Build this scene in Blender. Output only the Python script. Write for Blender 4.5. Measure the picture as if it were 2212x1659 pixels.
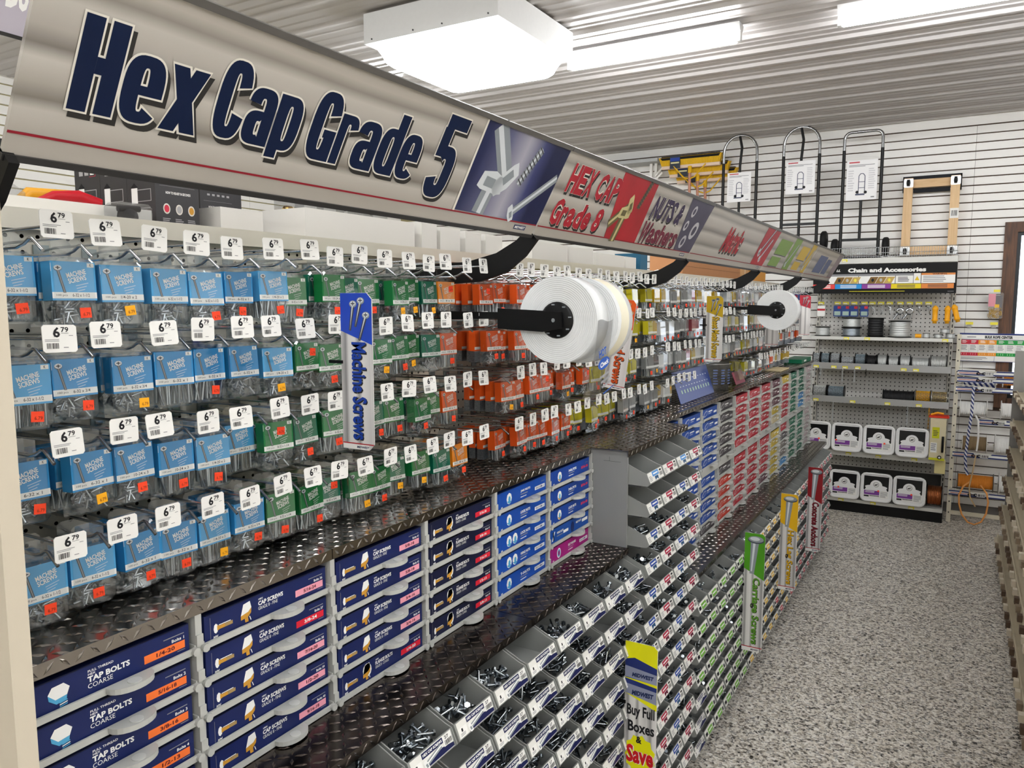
import bpy, math, random
from mathutils import Vector, Matrix

for _o in list(bpy.data.objects):
    bpy.data.objects.remove(_o, do_unlink=True)
SC = bpy.context.scene
COL = SC.collection
rnd = random.Random(11)
rad = math.radians

# ------------------------------------------------------------------ camera
cam_d = bpy.data.cameras.new('camera')
cam = bpy.data.objects.new('camera', cam_d)
COL.objects.link(cam)
cam_d.sensor_fit = 'HORIZONTAL'
cam_d.sensor_width = 36.0
cam_d.lens = 36.0 * 1653.0 / 2212.0
cam_d.clip_start = 0.05
cam_d.clip_end = 100
cam.location = (0, 0, 2.0)
cam.rotation_euler = (rad(90 - 6.148), 0, rad(30.31))
SC.camera = cam

# ------------------------------------------------------------------ world, exposure
wd = bpy.data.worlds.new('world')
SC.world = wd
wd.use_nodes = True
wd.node_tree.nodes['Background'].inputs[0].default_value = (0.92, 0.96, 1.0, 1)
wd.node_tree.nodes['Background'].inputs[1].default_value = 1.6
SC.view_settings.view_transform = 'Standard'
SC.view_settings.look = 'None'
SC.view_settings.gamma = 1.0
SC.view_settings.use_curve_mapping = False
SC.view_settings.exposure = 1.12
LAMP_W = 23.0      # emission of the strip tubes and the box fixture
SC.cycles.use_denoising = True
SC.cycles.max_bounces = 8
SC.cycles.diffuse_bounces = 4
SC.cycles.glossy_bounces = 4
SC.cycles.transmission_bounces = 4
SC.cycles.transparent_max_bounces = 16
SC.cycles.caustics_reflective = False
SC.cycles.caustics_refractive = False
SC.cycles.sample_clamp_indirect = 6.0

# ------------------------------------------------------------------ materials
def lin(c):
    return c / 12.92 if c <= 0.04045 else ((c + 0.055) / 1.055) ** 2.4
def hx(h):
    h = h.lstrip('#')
    return tuple(lin(int(h[i:i + 2], 16) / 255.0) for i in (0, 2, 4)) + (1.0,)
_M = {}
def M(name, col='#808080', rough=0.5, metal=0.0, noise=0.0, scale=40.0, emit=None, bump=0.0, coat=0.0, spec=None, trans=0.0):
    """procedural principled material; noise adds a soft tonal mottling"""
    if name in _M:
        return _M[name]
    m = bpy.data.materials.new(name)
    m.use_nodes = True
    nt = m.node_tree
    b = nt.nodes['Principled BSDF']
    c = hx(col) if isinstance(col, str) else col
    b.inputs['Base Color'].default_value = c
    b.inputs['Roughness'].default_value = rough
    b.inputs['Metallic'].default_value = metal
    if coat:
        b.inputs['Coat Weight'].default_value = coat
        b.inputs['Coat Roughness'].default_value = 0.1
    b.inputs['Specular IOR Level'].default_value = spec if spec is not None else (0.5 if metal else 0.32)
    if trans:
        b.inputs['Transmission Weight'].default_value = trans
    if emit:
        b.inputs['Emission Color'].default_value = hx(emit[0])
        b.inputs['Emission Strength'].default_value = emit[1]
    if noise or bump:
        tc = nt.nodes.new('ShaderNodeTexCoord')
        nz = nt.nodes.new('ShaderNodeTexNoise')
        nz.inputs['Scale'].default_value = scale
        nz.inputs['Detail'].default_value = 4
        nt.links.new(tc.outputs['Object'], nz.inputs['Vector'])
        if noise:
            mx = nt.nodes.new('ShaderNodeMix')
            mx.data_type = 'RGBA'
            mx.inputs[6].default_value = tuple(max(0, v * (1 - noise)) for v in c[:3]) + (1,)
            mx.inputs[7].default_value = tuple(min(1, v * (1 + noise)) for v in c[:3]) + (1,)
            nt.links.new(nz.outputs['Fac'], mx.inputs[0])
            nt.links.new(mx.outputs[2], b.inputs['Base Color'])
        if bump:
            bp = nt.nodes.new('ShaderNodeBump')
            bp.inputs['Strength'].default_value = bump
            bp.inputs['Distance'].default_value = 0.002
            nt.links.new(nz.outputs['Fac'], bp.inputs['Height'])
            nt.links.new(bp.outputs['Normal'], b.inputs['Normal'])
    _M[name] = m
    return m

def ramp(nt, stops, const=False):
    r = nt.nodes.new('ShaderNodeValToRGB')
    r.color_ramp.interpolation = 'CONSTANT' if const else 'LINEAR'
    el = r.color_ramp.elements
    while len(el) < len(stops):
        el.new(0.5)
    for e, (p, c) in zip(el, stops):
        e.position = p
        e.color = hx(c) if isinstance(c, str) else c
    return r

def clear_mat(name, tint=(0.93, 0.95, 0.96, 1), base=0.06, rough=0.06, gain=0.55):
    if name in _M:
        return _M[name]
    m = bpy.data.materials.new(name)
    m.use_nodes = True
    nt = m.node_tree
    nt.nodes.remove(nt.nodes['Principled BSDF'])
    out = nt.nodes['Material Output']
    t = nt.nodes.new('ShaderNodeBsdfTransparent')
    t.inputs[0].default_value = tint
    g = nt.nodes.new('ShaderNodeBsdfGlossy')
    g.inputs['Roughness'].default_value = rough
    lw = nt.nodes.new('ShaderNodeLayerWeight')
    lw.inputs[0].default_value = 0.35
    ma = nt.nodes.new('ShaderNodeMath')
    ma.operation = 'MULTIPLY_ADD'
    ma.inputs[1].default_value = gain
    ma.inputs[2].default_value = base
    nt.links.new(lw.outputs['Facing'], ma.inputs[0])
    mx = nt.nodes.new('ShaderNodeMixShader')
    nt.links.new(ma.outputs[0], mx.inputs[0])
    nt.links.new(t.outputs[0], mx.inputs[1])
    nt.links.new(g.outputs[0], mx.inputs[2])
    nt.links.new(mx.outputs[0], out.inputs[0])
    _M[name] = m
    return m

def floor_mat():
    m = bpy.data.materials.new('flake_floor')
    m.use_nodes = True
    nt = m.node_tree
    b = nt.nodes['Principled BSDF']
    tc = nt.nodes.new('ShaderNodeTexCoord')
    cols = []
    for sc_, st in ((105, [(0, '#1b1916'), (.17, '#6a6257'), (.29, '#b5ab9c'), (.44, '#dfd8cb'), (.72, '#faf6ee')]),
                    (62, [(0, '#26221e'), (.14, '#857b6e'), (.29, '#d0c7b8'), (.56, '#f1ece2'), (.85, '#fdfaf4')])):
        v = nt.nodes.new('ShaderNodeTexVoronoi')
        v.inputs['Scale'].default_value = sc_
        nt.links.new(tc.outputs['Object'], v.inputs['Vector'])
        sp = nt.nodes.new('ShaderNodeSeparateColor')
        nt.links.new(v.outputs['Color'], sp.inputs[0])
        r = ramp(nt, st, True)
        nt.links.new(sp.outputs[0], r.inputs[0])
        cols.append(r)
    mx = nt.nodes.new('ShaderNodeMix')
    mx.data_type = 'RGBA'
    mx.inputs[0].default_value = 0.36
    nt.links.new(cols[0].outputs[0], mx.inputs[6])
    nt.links.new(cols[1].outputs[0], mx.inputs[7])
    nt.links.new(mx.outputs[2], b.inputs['Base Color'])
    b.inputs['Roughness'].default_value = 0.42
    return m

def wood_mat(name, c1, c2, scale=3.0, axis='Z'):
    if name in _M:
        return _M[name]
    m = bpy.data.materials.new(name)
    m.use_nodes = True
    nt = m.node_tree
    b = nt.nodes['Principled BSDF']
    tc = nt.nodes.new('ShaderNodeTexCoord')
    mp = nt.nodes.new('ShaderNodeMapping')
    s = [14, 14, 14]
    s['XYZ'.index(axis)] = 1.2
    mp.inputs['Scale'].default_value = s
    nt.links.new(tc.outputs['Object'], mp.inputs['Vector'])
    nz = nt.nodes.new('ShaderNodeTexNoise')
    nz.inputs['Scale'].default_value = scale
    nz.inputs['Detail'].default_value = 6
    nz.inputs['Distortion'].default_value = 1.2
    nt.links.new(mp.outputs[0], nz.inputs['Vector'])
    r = ramp(nt, [(.3, c1), (.7, c2)])
    nt.links.new(nz.outputs['Fac'], r.inputs[0])
    nt.links.new(r.outputs[0], b.inputs['Base Color'])
    b.inputs['Roughness'].default_value = 0.55
    _M[name] = m
    return m

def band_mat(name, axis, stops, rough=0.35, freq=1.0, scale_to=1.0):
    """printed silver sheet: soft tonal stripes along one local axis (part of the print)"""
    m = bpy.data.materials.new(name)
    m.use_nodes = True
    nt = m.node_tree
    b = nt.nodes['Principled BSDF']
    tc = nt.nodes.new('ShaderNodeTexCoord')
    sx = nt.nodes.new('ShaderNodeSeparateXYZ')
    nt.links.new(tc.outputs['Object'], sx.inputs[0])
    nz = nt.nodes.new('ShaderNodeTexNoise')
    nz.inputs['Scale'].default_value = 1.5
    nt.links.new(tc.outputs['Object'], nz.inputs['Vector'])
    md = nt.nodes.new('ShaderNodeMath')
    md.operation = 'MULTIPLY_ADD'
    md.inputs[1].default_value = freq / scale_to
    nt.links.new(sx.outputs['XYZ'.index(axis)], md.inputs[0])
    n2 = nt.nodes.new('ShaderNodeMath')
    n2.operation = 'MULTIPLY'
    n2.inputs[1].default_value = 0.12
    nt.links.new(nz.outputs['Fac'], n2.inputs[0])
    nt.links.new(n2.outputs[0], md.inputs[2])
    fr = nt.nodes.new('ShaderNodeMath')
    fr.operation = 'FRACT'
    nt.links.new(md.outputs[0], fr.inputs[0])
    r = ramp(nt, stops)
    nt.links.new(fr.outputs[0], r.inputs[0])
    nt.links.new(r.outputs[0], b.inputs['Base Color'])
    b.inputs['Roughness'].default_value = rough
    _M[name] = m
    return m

# ------------------------------------------------------------------ mesh builder
_glyph = {}
def glyph(txt, bold=0.0, shear=0.0, space=1.0):
    k = (txt, bold, shear, space)
    if k in _glyph:
        return _glyph[k]
    cu = bpy.data.curves.new('glyphs', 'FONT')
    cu.body = txt
    cu.offset = bold
    cu.shear = shear
    cu.space_character = space
    cu.resolution_u = 2
    o = bpy.data.objects.new('glyphs', cu)
    me = bpy.data.meshes.new_from_object(o)
    vs = [(v.co.x, v.co.y) for v in me.vertices]
    fs = [tuple(p.vertices) for p in me.polygons]
    bpy.data.objects.remove(o)
    bpy.data.curves.remove(cu)
    bpy.data.meshes.remove(me)
    x0 = min(v[0] for v in vs); x1 = max(v[0] for v in vs)
    y0 = min(v[1] for v in vs); y1 = max(v[1] for v in vs)
    vs = [((x - x0) / (x1 - x0 or 1), (y - y0) / (y1 - y0 or 1)) for x, y in vs]
    _glyph[k] = (vs, fs)
    return _glyph[k]

class MB:
    def __init__(s):
        s.v = []; s.f = []; s.m = []; s.sm = []; s.mats = []
        s.O = Vector((0, 0, 0)); s.U = Vector((0, 1, 0)); s.V = Vector((0, 0, 1)); s.N = Vector((1, 0, 0))
    def add(s, vs, fs, mat, smooth=False):
        if mat not in s.mats:
            s.mats.append(mat)
        i = s.mats.index(mat); b = len(s.v)
        s.v += [tuple(v) for v in vs]
        for f in fs:
            s.f.append(tuple(b + a for a in f)); s.m.append(i); s.sm.append(smooth)
        return s
    def hexa(s, p, mat):
        return s.add(p, [(0, 3, 2, 1), (4, 5, 6, 7), (0, 1, 5, 4), (1, 2, 6, 5), (2, 3, 7, 6), (3, 0, 4, 7)], mat)
    def box(s, x0, y0, z0, x1, y1, z1, mat):
        return s.hexa([(x0, y0, z0), (x1, y0, z0), (x1, y1, z0), (x0, y1, z0), (x0, y0, z1), (x1, y0, z1), (x1, y1, z1), (x0, y1, z1)], mat)
    def cbox(s, x0, y0, z0, x1, y1, z1, c, mat, axis='X'):
        """box with chamfered edges round one axis"""
        if axis == 'X':
            pr = [(y0 + c, z0), (y1 - c, z0), (y1, z0 + c), (y1, z1 - c), (y1 - c, z1), (y0 + c, z1), (y0, z1 - c), (y0, z0 + c)]
            a = [(x0, y, z) for y, z in pr]; b = [(x1, y, z) for y, z in pr]
        elif axis == 'Y':
            pr = [(x0 + c, z0), (x0, z0 + c), (x0, z1 - c), (x0 + c, z1), (x1 - c, z1), (x1, z1 - c), (x1, z0 + c), (x1 - c, z0)]
            a = [(x, y0, z) for x, z in pr]; b = [(x, y1, z) for x, z in pr]
        else:
            pr = [(x0 + c, y0), (x1 - c, y0), (x1, y0 + c), (x1, y1 - c), (x1 - c, y1), (x0 + c, y1), (x0, y1 - c), (x0, y0 + c)]
            a = [(x, y, z0) for x, y in pr]; b = [(x, y, z1) for x, y in pr]
        n = 8
        return s.add(a + b, [tuple(range(n - 1, -1, -1)), tuple(range(n, 2 * n))] + [(i, (i + 1) % n, n + (i + 1) % n, n + i) for i in range(n)], mat)
    def prism(s, a, off, mat):
        """closed polygon a (3-D points) extruded by vector off"""
        n = len(a); off = Vector(off)
        b = [Vector(p) + off for p in a]
        return s.add(list(a) + b, [tuple(range(n - 1, -1, -1)), tuple(range(n, 2 * n))] + [(i, (i + 1) % n, n + (i + 1) % n, n + i) for i in range(n)], mat)
    def ring(s, c, d, r, n, ref=None):
        d = Vector(d).normalized()
        a = Vector(ref) if ref else (Vector((0, 0, 1)) if abs(d.z) < 0.9 else Vector((1, 0, 0)))
        u = (a - d * a.dot(d)).normalized(); w = d.cross(u)
        return [Vector(c) + (u * math.cos(2 * math.pi * i / n) + w * math.sin(2 * math.pi * i / n)) * r for i in range(n)]
    def cyl(s, p0, p1, r, mat, n=12, r1=None, caps=True, smooth=True):
        d = Vector(p1) - Vector(p0)
        a = s.ring(p0, d, r, n); b = s.ring(p1, d, r if r1 is None else r1, n)
        s.add(a + b, [(i, (i + 1) % n, n + (i + 1) % n, n + i) for i in range(n)], mat, smooth)
        if caps:
            s.add(a, [tuple(range(n - 1, -1, -1))], mat); s.add(b, [tuple(range(n))], mat)
        return s
    def lathe(s, c, d, prof, mat, n=20, smooth=True):
        """prof: list of (radius, height along d)"""
        c = Vector(c); d = Vector(d).normalized()
        vs = []
        for r, h in prof:
            vs += s.ring(c + d * h, d, max(r, 1e-5), n)
        fs = []
        for k in range(len(prof) - 1):
            fs += [(k * n + i, k * n + (i + 1) % n, (k + 1) * n + (i + 1) % n, (k + 1) * n + i) for i in range(n)]
        return s.add(vs, fs, mat, smooth)
    def tube(s, path, r, mat, n=6, closed=False, smooth=True):
        P = [Vector(p) for p in path]; k = len(P)
        vs = []; ref = None
        for i in range(k):
            if closed:
                d = P[(i + 1) % k] - P[i - 1]
            else:
                d = P[min(i + 1, k - 1)] - P[max(i - 1, 0)]
            d.normalize()
            if ref is None:
                ref = Vector((0, 0, 1)) if abs(d.z) < 0.8 else Vector((1, 0.2, 0))
            u = ref - d * ref.dot(d)
            if u.length < 1e-5:
                u = d.orthogonal()
            u.normalize(); ref = u; w = d.cross(u)
            rr = r[i] if isinstance(r, (list, tuple)) else r
            vs += [P[i] + (u * math.cos(2 * math.pi * j / n) + w * math.sin(2 * math.pi * j / n)) * rr for j in range(n)]
        fs = []
        for i in range(k if closed else k - 1):
            a = i * n; b = ((i + 1) % k) * n
            fs += [(a + j, a + (j + 1) % n, b + (j + 1) % n, b + j) for j in range(n)]
        s.add(vs, fs, mat, smooth)
        if not closed:
            s.add(vs[:n], [tuple(range(n - 1, -1, -1))], mat); s.add(vs[-n:], [tuple(range(n))], mat)
        return s
    # ---- flat print on a plane
    def plane(s, O, U, V):
        s.O = Vector(O); s.U = Vector(U).normalized(); s.V = Vector(V).normalized(); s.N = s.U.cross(s.V)
        return s
    def P(s, u, v, l=0.0):
        return s.O + s.U * u + s.V * v + s.N * l
    def poly(s, pts, mat, l=0.0004):
        return s.add([s.P(u, v, l) for u, v in pts], [tuple(range(len(pts)))], mat)
    def rect(s, u0, v0, u1, v1, mat, l=0.0004):
        return s.poly([(u0, v0), (u1, v0), (u1, v1), (u0, v1)], mat, l)
    def disc(s, u, v, r, mat, l=0.0004, n=16, ry=None, rot=0.0):
        ry = ry or r; c, q = math.cos(rot), math.sin(rot)
        return s.poly([(u + r * math.cos(t) * c - ry * math.sin(t) * q, v + r * math.cos(t) * q + ry * math.sin(t) * c) for t in (2 * math.pi * i / n for i in range(n))], mat, l)
    def text(s, txt, u0, v0, u1, v1, mat, l=0.0008, bold=0.0, shear=0.0, rot=0, space=1.0):
        vs, fs = glyph(txt, bold, shear, space)
        if rot == 0:
            pts = [s.P(u0 + x * (u1 - u0), v0 + y * (v1 - v0), l) for x, y in vs]
        elif rot == -90:      # reads downwards
            pts = [s.P(u0 + y * (u1 - u0), v1 - x * (v1 - v0), l) for x, y in vs]
        else:                 # turned by rot degrees about the lower left corner
            c, q = math.cos(rad(rot)), math.sin(rad(rot)); w, h = u1 - u0, v1 - v0
            pts = [s.P(u0 + x * w * c - y * h * q, v0 + x * w * q + y * h * c, l) for x, y in vs]
        return s.add(pts, fs, mat)
    def lines(s, u0, v0, u1, v1, k, mat, l=0.0006, fill=0.45, ragged=0.3, r=None):
        """rows of small print too fine to read"""
        r = r or rnd
        h = (v1 - v0) / k
        for i in range(k):
            s.rect(u0, v1 - (i + fill) * h, u0 + (u1 - u0) * (1 - ragged * r.random()), v1 - i * h, mat, l)
        return s
    def bars(s, u0, v0, u1, v1, mat, l=0.0006, k=14, seed=3):
        r = random.Random(seed); u = u0; st = (u1 - u0) / k
        while u < u1:
            w = st * r.choice((.3, .3, .6, .8)); s.rect(u, v0, min(u + w, u1), v1, mat, l); u += w + st * r.choice((.3, .4, .6))
        return s
    def mesh(s, name):
        me = bpy.data.meshes.new(name)
        me.from_pydata(s.v, [], s.f)
        for m in s.mats:
            me.materials.append(m)
        me.polygons.foreach_set('material_index', s.m)
        me.polygons.foreach_set('use_smooth', s.sm)
        me.update()
        return me

def obj(name, me, parent=None, loc=None, rot=None, label=None):
    if isinstance(me, MB):
        me = me.mesh(name)
    o = bpy.data.objects.new(name, me)
    COL.objects.link(o)
    if parent is not None:
        o.parent = parent
    if loc is not None:
        o.location = loc
    if rot is not None:
        o.rotation_euler = rot
    if label:
        o['label'] = label
    return o
def tag(o, label, cat, group=None):
    o['label'] = label; o['category'] = cat
    if group:
        o['group'] = group
    return o
def thing(name, label, cat, loc=(0, 0, 0), rot=None, group=None, me=None):
    return tag(obj(name, me, None, loc, rot), label, cat, group)
def struct(name, me, label=None, parent=None, loc=None):
    o = obj(name, me, parent, loc)
    if parent is None:
        o['kind'] = 'structure'
        o['label'] = label or name.replace('_', ' ')
    return o
ORD = ['first', 'second', 'third', 'fourth', 'fifth', 'sixth', 'seventh', 'eighth', 'ninth', 'tenth', 'eleventh', 'twelfth', 'thirteenth', 'fourteenth', 'fifteenth',
       'sixteenth', 'seventeenth', 'eighteenth', 'nineteenth', 'twentieth', 'twenty-first', 'twenty-second', 'twenty-third', 'twenty-fourth', 'twenty-fifth', 'twenty-sixth']
ROWN = ['top', 'second', 'third', 'bottom']

def seen(x, y, z, mg=90):
    """is the point inside the photographed frame (with a margin in px)? used only to leave out repeats that nobody sees"""
    v = Vector((x, y, z - 2.0)); ya, p = rad(30.31), rad(6.148)
    f = Vector((-math.sin(ya) * math.cos(p), math.cos(ya) * math.cos(p), -math.sin(p))); r = Vector((math.cos(ya), math.sin(ya), 0)); d = f.cross(r)
    w = v.dot(f)
    if w < 0.1:
        return False
    px, py = 1653 * v.dot(r) / w + 1106, 1653 * v.dot(d) / w + 829.5
    return -mg < px < 2212 + mg and -mg < py < 1659 + mg

# common materials
white = M('white_paint', '#e9e6df', .45, noise=.03, scale=6)
cream = M('cream_steel', '#dcd6c6', .42, noise=.03, scale=5)
black = M('black_steel', '#070708', .42, noise=.1, spec=.25)
paper = M('paper_white', '#f1f0ec', .6)
ink = M('ink_black', '#15151a', .6)
inkg = M('ink_grey', '#8b8b8e', .6)
chrome = M('zinc_wire', '#b9bcbf', .22, 1.0)
dark = M('dark_void', '#0b0b0c', .8)
grey_pl = M('grey_plastic', '#8e908d', .42, noise=.04, scale=20)
tray_pl = M('tray_plastic', '#b9bab5', .42, noise=.04, scale=20)
navy = M('navy_print', '#0d2150', .45)
red_p = M('red_print', '#b3202c', .5)
yel_p = M('yellow_tag', '#efe24a', .55)
orange_st = M('orange_sticker', '#ff4a24', .55, emit=None)
yellow_st = M('amber_sticker', '#ffb41c', .55)
silver = M('silver_print', '#b8b6b1', .4)
dkgrey = M('dark_grey_print', '#4a4a4c', .55)
gold = M('gold_print', '#c8923a', .45)
# ================================================================== the room
RX0, RX1, RY0, RY1, RZ = -6.3, 4.0, -4.0, 8.3, 3.69
b = MB(); b.box(RX0, RY0, -.05, RX1, RY1, 0, floor_mat())
struct('floor', b, 'speckled grey flake epoxy floor of the aisle')
ceil_m = M('ceiling_sheet', '#bab6b4', .3, noise=.03, scale=3)
b = MB()
pts = []
y = RY0
while y < RY1:
    for dy, dz in ((0, 0), (.02, -.019), (.045, -.019), (.065, 0), (.125, 0), (.135, -.006), (.15, -.006), (.16, 0), (.22, 0), (.23, -.006), (.245, -.006), (.255, 0)):
        if y + dy < RY1:
            pts.append((y + dy, RZ + dz))
    y += .305
pts.append((RY1, RZ))
n = len(pts)
b.add([(RX0, p, q) for p, q in pts] + [(RX1, p, q) for p, q in pts], [(i, n + i, n + i + 1, i + 1) for i in range(n - 1)], ceil_m)
b.box(RX0, RY0, RZ + .03, RX1, RY1, RZ + .06, ceil_m)
struct('ceiling', b, 'white ribbed sheet-metal ceiling')

wall_b = M('slat_core', '#4a3a30', .8)
wall_w = M('slatwall_white', '#efede9', .38, noise=.015, scale=3)
WX0, WX1, WZ0, WZ1 = .40, 1.30, 1.12, 2.62      # window opening
b = MB()
yb = RY1 + .012
b.box(RX0, yb, 0, WX0, yb + .06, RZ, wall_b)
b.box(WX1, yb, 0, RX1, yb + .06, RZ, wall_b)
b.box(WX0, yb, 0, WX1, yb + .06, WZ0, wall_b)
b.box(WX0, yb, WZ1, WX1, yb + .06, RZ, wall_b)
wb = struct('wall_back', b, 'white slatwall across the back of the shop')
def slat_mesh(L, ax):
    s_ = MB(); h = .0762 - .0085; c = .0015
    if ax == 'X':
        s_.hexa([(0, 0, c), (L, 0, c), (L, .0125, 0), (0, .0125, 0), (0, 0, h - c), (L, 0, h - c), (L, .0125, h), (0, .0125, h)], wall_w)
    else:
        s_.hexa([(0, 0, 0), (.0125, 0, c), (.0125, L, c), (0, L, 0), (0, 0, h), (.0125, 0, h - c), (.0125, L, h - c), (0, L, h)], wall_w)
    return s_.mesh('slat')
seams = [-6.3, -4.84, -2.402, .036]
sm = {}
for k in range(47):
    z = .012 + k * .0762
    runs = [(seams[i] + .0012, seams[i + 1] - .0012) for i in range(3)]
    inwin = WZ0 - .12 < z < WZ1 + .03
    if inwin:
        runs += [(.0372, WX0 - .1)]
    else:
        runs += [(.0372, 1.6)]
    for x0, x1 in runs:
        L = round(x1 - x0, 4)
        if L not in sm:
            sm[L] = slat_mesh(L, 'X')
        struct('slat', sm[L], None, wb, (x0, RY1, z))
b = MB(); b.box(RX0 - .07, RY0, 0, RX0 - .0126, RY1 + .07, RZ, M('left_core', '#a49a72', .8))
wl = struct('wall_left', b, 'white slatwall along the far left side')
sl = slat_mesh(2.437, 'Y')
for k in range(20):
    for y0 in (.62, 3.06, 5.5):
        struct('slat', sl, None, wl, (RX0 - .0126, y0, 2.18 + k * .0762))
b = MB(); b.box(RX1, RY0, 0, RX1 + .06, RY1 + .07, RZ, white); struct('wall_right', b, 'white wall on the right side of the shop')
b = MB(); b.box(RX0, RY0 - .06, 0, RX1, RY0, RZ, white); struct('wall_front', b, 'white wall behind the viewer')
# window beside the rope rack
trimw = wood_mat('brown_trim', '#3b2417', '#6a4429', 3)
frm = M('window_frame_dark', '#1d2126', .4)
b = MB()
b.box(WX0 - .1, RY1 - .02, WZ0 - .09, WX0, RY1 + .05, WZ1 + .09, trimw)
b.box(WX1, RY1 - .02, WZ0 - .09, WX1 + .1, RY1 + .05, WZ1 + .09, trimw)
b.box(WX0, RY1 - .02, WZ1, WX1, RY1 + .05, WZ1 + .09, trimw)
b.box(WX0, RY1 - .03, WZ0 - .09, WX1, RY1 + .05, WZ0, trimw)
wn = struct('window_1', b, 'brown wood trimmed window behind the rope rack')
b = MB()
for x0, x1, z0, z1 in ((WX0, WX0 + .03, WZ0, WZ1), (WX1 - .03, WX1, WZ0, WZ1), (WX0 + .03, WX1 - .03, WZ0, WZ0 + .03), (WX0 + .03, WX1 - .03, WZ1 - .03, WZ1)):
    b.box(x0, RY1 + .01, z0, x1, RY1 + .05, z1, frm)
struct('window_frame', b, None, wn)
b = MB(); b.box(WX0 + .03, RY1 + .028, WZ0 + .03, WX1 - .03, RY1 + .032, WZ1 - .03, clear_mat('window_glass', (.95, .97, 1, 1), .04, .02, .3))
struct('pane', b, None, wn)
b = MB(); b.box(RX0, RY1 - .002, 3.595, RX1, RY1 + .0118, RZ - .001, wall_w); struct('trim_1', b, 'plain white board along the top of the slatwall')
b = MB(); b.box(RX0, RY1 - .012, 0, RX1, RY1 - .001, .085, M('baseboard_grey', '#6d6a66', .5))
struct('baseboard_back', b, 'grey baseboard under the slatwall')

# ================================================================== ceiling lamps
tube_m = M('lamp_tube', '#ffffff', .4, emit=('#fbfdff', LAMP_W))
lens_m = M('lamp_lens', '#ffffff', .4, emit=('#f6fbff', LAMP_W * .55))
house_m = M('lamp_housing', '#d9d9d8', .4, noise=.03)
def strip_lamp(x, y, label, L=1.16):
    t = thing('strip_light', label, 'ceiling light', (x, y, RZ - .02), None, 'strip lights on the ceiling')
    b = MB(); b.prism([(-L / 2, -.055, 0), (-L / 2, .055, 0), (-L / 2, .03, -.045), (-L / 2, -.03, -.045)], (L, 0, 0), house_m); obj('housing', b, t)
    b = MB(); b.cyl((-L / 2 + .03, 0, -.078), (L / 2 - .03, 0, -.078), .032, tube_m, 14); obj('tube', b, t)
    for s_ in (-1, 1):
        b = MB(); b.box(s_ * (L / 2 - .012) - .012, -.02, -.105, s_ * (L / 2 - .012) + .012, .02, -.045, house_m); obj('end_cap', b, t)
strip_lamp(-1.82, 4.87, 'lit tube strip light hanging just right of the box lamp')
strip_lamp(-.12, 4.9, 'lit tube strip light at the upper right ceiling')
for i, (x, y) in enumerate(((1.6, 4.9), (-4.4, 4.9), (1.6, 1.1), (-.12, 1.1), (-1.82, .6), (-4.6, 1.1), (-1.82, -2.2), (-.12, -2.2), (1.6, -2.2), (-4.0, -2.2), (1.6, 3.0), (3.2, 4.9), (3.2, 1.1), (3.2, -2.2), (.74, -.6), (3.2, 3.0), (2.4, -.6))):  # unseen strips, added to brighten the floor, packs and aisle
    rown = {4.9: 'farthest', 3.0: 'middle', 1.1: 'overhead', .6: 'overhead', -.6: 'rear', -2.2: 'rearmost'}[y]
    coln = 'far left' if x < -3 else 'left' if x < -1 else 'centre' if x < .5 else 'near right' if x < 1 else 'right' if x < 2 else 'far right'
    strip_lamp(x, y, 'unseen tube strip light added for brightness, %s ceiling row, %s lamp' % (rown, coln))
t = thing('box_light', 'large square box ceiling lamp with bulging white lens', 'ceiling light', (-2.65, 4.05, RZ - .02))
b = MB()
for x0, y0, x1, y1 in ((-.46, -.45, -.44, .45), (.44, -.45, .46, .45), (-.44, -.45, .44, -.43), (-.44, .43, .44, .45)):
    b.box(x0, y0, -.17, x1, y1, 0, house_m)
b.box(-.44, -.43, -.02, .44, .43, 0, house_m)
for yy in (-.452, .452):
    for xx in (-.4, -.1, .1, .4):
        b.cyl((xx, yy - .002, -.15), (xx, yy + .002, -.15), .005, dkgrey, 6)
obj('housing', b, t)
b = MB()
def sq(hx_, hy, z, r=.05):
    o_ = []
    for cx, cy, a0 in ((hx_ - r, hy - r, 0), (-hx_ + r, hy - r, 90), (-hx_ + r, -hy + r, 180), (hx_ - r, -hy + r, 270)):
        for k in range(4):
            o_.append((cx + r * math.cos(rad(a0 + k * 30)), cy + r * math.sin(rad(a0 + k * 30)), z))
    return o_
prof = [(.438, .428, -.165), (.42, .41, -.19), (.40, .39, -.225), (.385, .375, -.262), (.36, .35, -.282)]
vs = []
for q in prof:
    vs += sq(*q)
fs = [(k * 16 + i, (k + 1) * 16 + i, (k + 1) * 16 + (i + 1) % 16, k * 16 + (i + 1) % 16) for k in range(len(prof) - 1) for i in range(16)]
fs.append(tuple(range(len(vs) - 1, len(vs) - 17, -1)))
b.add(vs, fs, lens_m, True)
obj('lens', b, t)
# ================================================================== the fastener gondola (left)
XP, XT, X1, X2 = -1.34, -1.04, -1.03, -.90     # pegboard, price tags, box front, deck lip
SB = [.48, 1.72, 2.96, 4.20, 5.44, 6.68]       # bay boundaries along the aisle
PITCH = .0756
ROWZ = [2.09, 1.953, 1.81, 1.667]              # price tag heights
Z1, Z2N, Z2F = 1.522, 1.197, .851               # upper deck, lower deck near, lower deck far

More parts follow.
